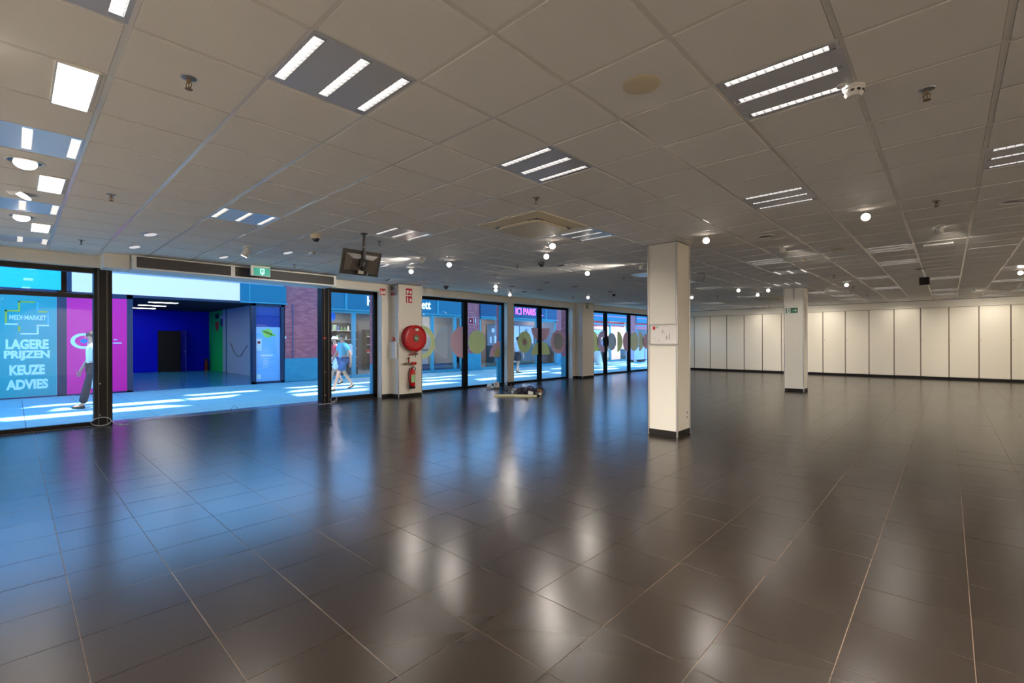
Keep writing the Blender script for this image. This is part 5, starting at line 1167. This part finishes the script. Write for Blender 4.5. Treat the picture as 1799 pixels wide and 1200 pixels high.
def person(label, loc, rz, h, stride, shirt, trousers, shorts=False, skirt=False, hair=HAIRD, cap=None, bag=None, shoes=BLACKP, backpack=None, flare=False):
    t = thing('person', label, 'person', loc); s = h / 1.75
    t.rotation_euler = (0, 0, rz)
    def P(x, y, z): return (x * s, y * s, z * s)
    # leg joints: leading leg (left, +y) and trailing leg (right, -y)
    st = stride
    hipz = 0.93 - st * 0.10
    legs = {}
    for sd, dx in ((1, st), (-1, -st)):
        y = 0.095 * sd
        hip = (0.0, y, hipz)
        if dx > 0: knee = (dx * 0.62, y, 0.50); ank = (dx, y * 0.8, 0.085); toe = (dx + 0.16, y * 0.8, 0.04); heel = (dx - 0.05, y * 0.8, 0.035)
        else: knee = (dx * 0.28, y, 0.50); ank = (dx, y * 0.8, 0.16); toe = (dx + 0.13, y * 0.8, 0.035); heel = (dx - 0.05, y * 0.8, 0.13)
        legs[sd] = (hip, knee, ank, toe, heel)
    tz = hipz - 0.93
    V = [(P(0, 0, hipz + 0.03), .115 * s), (P(0.01, 0, 1.10 + tz), .108 * s), (P(0.02, 0, 1.30 + tz), .118 * s), (P(0.02, 0, 1.42 + tz), .085 * s), (P(0.03, 0, 1.49 + tz), .052 * s), (P(0.045, 0, 1.565 + tz), .066 * s), (P(0.05, 0, 1.645 + tz), .088 * s, .078 * s), (P(0.045, 0, 1.715 + tz), .062 * s)]
    Ed = [(0, 1), (1, 2), (2, 3), (3, 4), (4, 5), (5, 6), (6, 7)]
    arms = {}
    for sd in (1, -1):
        sw = -st * sd * 0.75
        sh = (0.02, 0.17 * sd, 1.405 + tz); el = (sw * 0.45, 0.215 * sd, 1.13 + tz); wr = (sw * 0.8 + 0.07, 0.205 * sd, 0.90 + tz); hd = (sw * 0.9 + 0.09, 0.2 * sd, 0.82 + tz)
        arms[sd] = (sh, el, wr, hd); n = len(V)
        V += [(P(*sh), .058 * s), (P(*el), .042 * s), (P(*wr), .029 * s), (P(*hd), .034 * s, .02 * s)]; Ed += [(3, n), (n, n + 1), (n + 1, n + 2), (n + 2, n + 3)]
        hip, knee, ank, toe, heel = legs[sd]; n = len(V)
        V += [(P(*hip), .09 * s), (P(*knee), .058 * s), (P(*ank), .038 * s), (P(*toe), .03 * s)]; Ed += [(0, n), (n, n + 1), (n + 1, n + 2), (n + 2, n + 3)]
    body = skin('body', V, Ed, SKINM, t, 1)
    for sd in (1, -1):   # five fingers and thumb side
        wr, hd = arms[sd][2], arms[sd][3]
        for q, (dx, L) in enumerate(((0.03, 0.07), (0.012, 0.08), (-0.006, 0.078), (-0.024, 0.062))):
            MB().tube([P(hd[0] + dx, hd[1], hd[2] - 0.005), P(hd[0] + dx * 1.1 + 0.006, hd[1] - 0.004 * sd, hd[2] - 0.02 - L * 0.5), P(hd[0] + dx * 1.1 + 0.014, hd[1] - 0.016 * sd, hd[2] - 0.02 - L)], 0.008 * s, 5).build('finger', SKINM, body, origin=(0, 0, 0))
        MB().tube([P(hd[0] + 0.03, hd[1], hd[2] + 0.02), P(hd[0] + 0.05, hd[1] - 0.01 * sd, hd[2] - 0.01), P(hd[0] + 0.052, hd[1] - 0.016 * sd, hd[2] - 0.04)], 0.009 * s, 5).build('thumb', SKINM, body, origin=(0, 0, 0))
    hc = Vector(P(0.05, 0, 1.635 + tz))
    for sd in (1, -1): MB().sphere(hc + Vector((0.080 * s, 0.03 * sd * s, 0.005 * s)), 0.011 * s, 8).build('eye', BLACKP, body, origin=(0, 0, 0)); MB().sphere(hc + Vector((0, 0.08 * sd * s, -0.005 * s)), 0.025 * s, 8, 0.7, 0.4, 1.1).build('ear', SKINM, body, origin=(0, 0, 0))
    MB().sphere(hc + Vector((0.092 * s, 0, -0.025 * s)), 0.016 * s, 8, 1, 0.8, 1.3).build('nose', SKINM, body, origin=(0, 0, 0)); MB().box(hc.x + 0.078 * s, hc.x + 0.086 * s, -0.02 * s, 0.02 * s, hc.z - 0.062 * s, hc.z - 0.054 * s).build('mouth', REDD, body, origin=(0, 0, 0))
    hb_ = MB(); n = 14
    hb_.lathe(hc + Vector((-0.012 * s, 0, 0.0)), (-0.25, 0, 1), [(0.098 * s, -0.01 * s), (0.104 * s, 0.03 * s), (0.092 * s, 0.075 * s), (0.055 * s, 0.105 * s), (0.0, 0.113 * s)], n)
    hb_.sphere(hc + Vector((-0.045 * s, 0, -0.015 * s)), 0.075 * s, 10, 0.8, 1.05, 1.1)
    hb_.build('hair', hair, t, smooth=True, origin=(0, 0, 0))
    if cap:
        c_ = MB().lathe(hc + Vector((-0.008 * s, 0, 0.03 * s)), (-0.1, 0, 1), [(0.112 * s, 0), (0.112 * s, 0.03 * s), (0.09 * s, 0.08 * s), (0.0, 0.1 * s)], 16); c_.box(hc.x + 0.05 * s, hc.x + 0.2 * s, -0.07 * s, 0.07 * s, hc.z + 0.035 * s, hc.z + 0.045 * s); c_.build('cap', cap, t, origin=(0, 0, 0))
    # shirt
    VS = [(P(0, 0, hipz + 0.02), .135 * s), (P(0.01, 0, 1.10 + tz), .13 * s), (P(0.02, 0, 1.30 + tz), .14 * s), (P(0.02, 0, 1.425 + tz), .092 * s)]; ES = [(0, 1), (1, 2), (2, 3)]
    for sd in (1, -1):
        sh, el = arms[sd][0], arms[sd][1]; n = len(VS); mid = tuple(sh[k] * 0.25 + el[k] * 0.75 for k in range(3)); VS += [(P(*sh), .075 * s), (P(*mid), .064 * s)]; ES += [(3, n), (n, n + 1)]
    skin('shirt', VS, ES, shirt, t, 1)
    if skirt:
        MB().lathe(P(0, 0, hipz + 0.10), (0, 0, -1), [(0.14 * s, 0), (0.165 * s, 0.12 * s), (0.19 * s, 0.42 * s), (0.18 * s, 0.42 * s)], 18).build('skirt', trousers, t, smooth=True, origin=(0, 0, 0))
    else:
        VT = [(P(0, 0, hipz + 0.05), .138 * s)]; ET = []
        for sd in (1, -1):
            hip, knee, ank, toe, heel = legs[sd]; n = len(VT); end = tuple(hip[k] * 0.15 + knee[k] * 0.85 for k in range(3)) if shorts else None
            VT += [(P(*hip), .115 * s)]; ET += [(0, n)]
            if shorts: VT += [(P(*end), .096 * s)]; ET += [(n, n + 1)]
            else: VT += [(P(*knee), .078 * s), (P(ank[0], ank[1], ank[2] + 0.02), (.085 if flare else .06) * s)]; ET += [(n, n + 1), (n + 1, n + 2)]
        skin('trousers' if not shorts else 'shorts', VT, ET, trousers, t, 1)
    for sd in (1, -1):
        hip, knee, ank, toe, heel = legs[sd]
        skin('shoe', [(P(*heel), .042 * s), (P((heel[0] + toe[0]) / 2, toe[1], (heel[2] + toe[2]) / 2), .044 * s, .036 * s), (P(toe[0] + 0.03, toe[1], toe[2]), .034 * s, .026 * s)], [(0, 1), (1, 2)], shoes, t, 1)
    if bag:
        hd = arms[1][3]; x, y, z = hd
        bg = MB().prism([(-0.11 * s, 0), (0.11 * s, 0), (0.09 * s, 0.2 * s), (-0.09 * s, 0.2 * s)], P(x, y + 0.01, z - 0.34), (1, 0, 0), (0, 0, 1), (0, 0.08 * s, 0)).build('bag', bag, t, origin=(0, 0, 0)); MB().tube([P(x - 0.06, y + 0.03, z - 0.2), P(x, y + 0.02, z - 0.03), P(x + 0.06, y + 0.03, z - 0.2)], 0.006 * s).build('bag_strap', bag, bg, origin=(0, 0, 0))
    if backpack:
        MB().bbox(-0.25 * s, -0.08 * s, -0.13 * s, 0.13 * s, (1.05 + tz) * s, (1.42 + tz) * s, 0.04 * s).build('backpack', backpack, t, origin=(0, 0, 0))
    return t
W_ = mat('cloth_white', (226, 232, 238), 0.7); TQ = mat('cloth_turquoise', (70, 190, 214), 0.7); BLS = mat('cloth_blue', (30, 90, 150), 0.7); RDT = mat('cloth_red', (206, 60, 84), 0.7); JN = mat('cloth_navy', (14, 26, 44), 0.8); LIT = mat('cloth_lilac', (180, 170, 210), 0.7); BRN = mat('cloth_brown', (76, 60, 66), 0.7)
person('walker in a white top and dark flared trousers half hidden by the left door post', (1.22, 13.75, 0), PI, 1.70, 0.20, W_, JN, bag=W_, flare=True)
person('walker in a turquoise shirt and blue shorts with a pale backpack', (6.66, 13.05, 0), PI, 1.72, 0.33, TQ, BLS, shorts=True, backpack=W_)
person('walker in a red top, white shorts and white cap behind the turquoise one', (7.25, 14.7, 0), PI, 1.62, 0.25, RDT, W_, shorts=True, cap=W_)
person('walker in a white top and dark skirt outside the perfume shop', (15.45, 14.1, 0), 0.0, 1.66, 0.15, W_, JN, skirt=True)
person('walker in a lilac top and brown trousers beside the white planter', (22.3, 13.9, 0), 0.0, 1.68, 0.14, LIT, BRN)
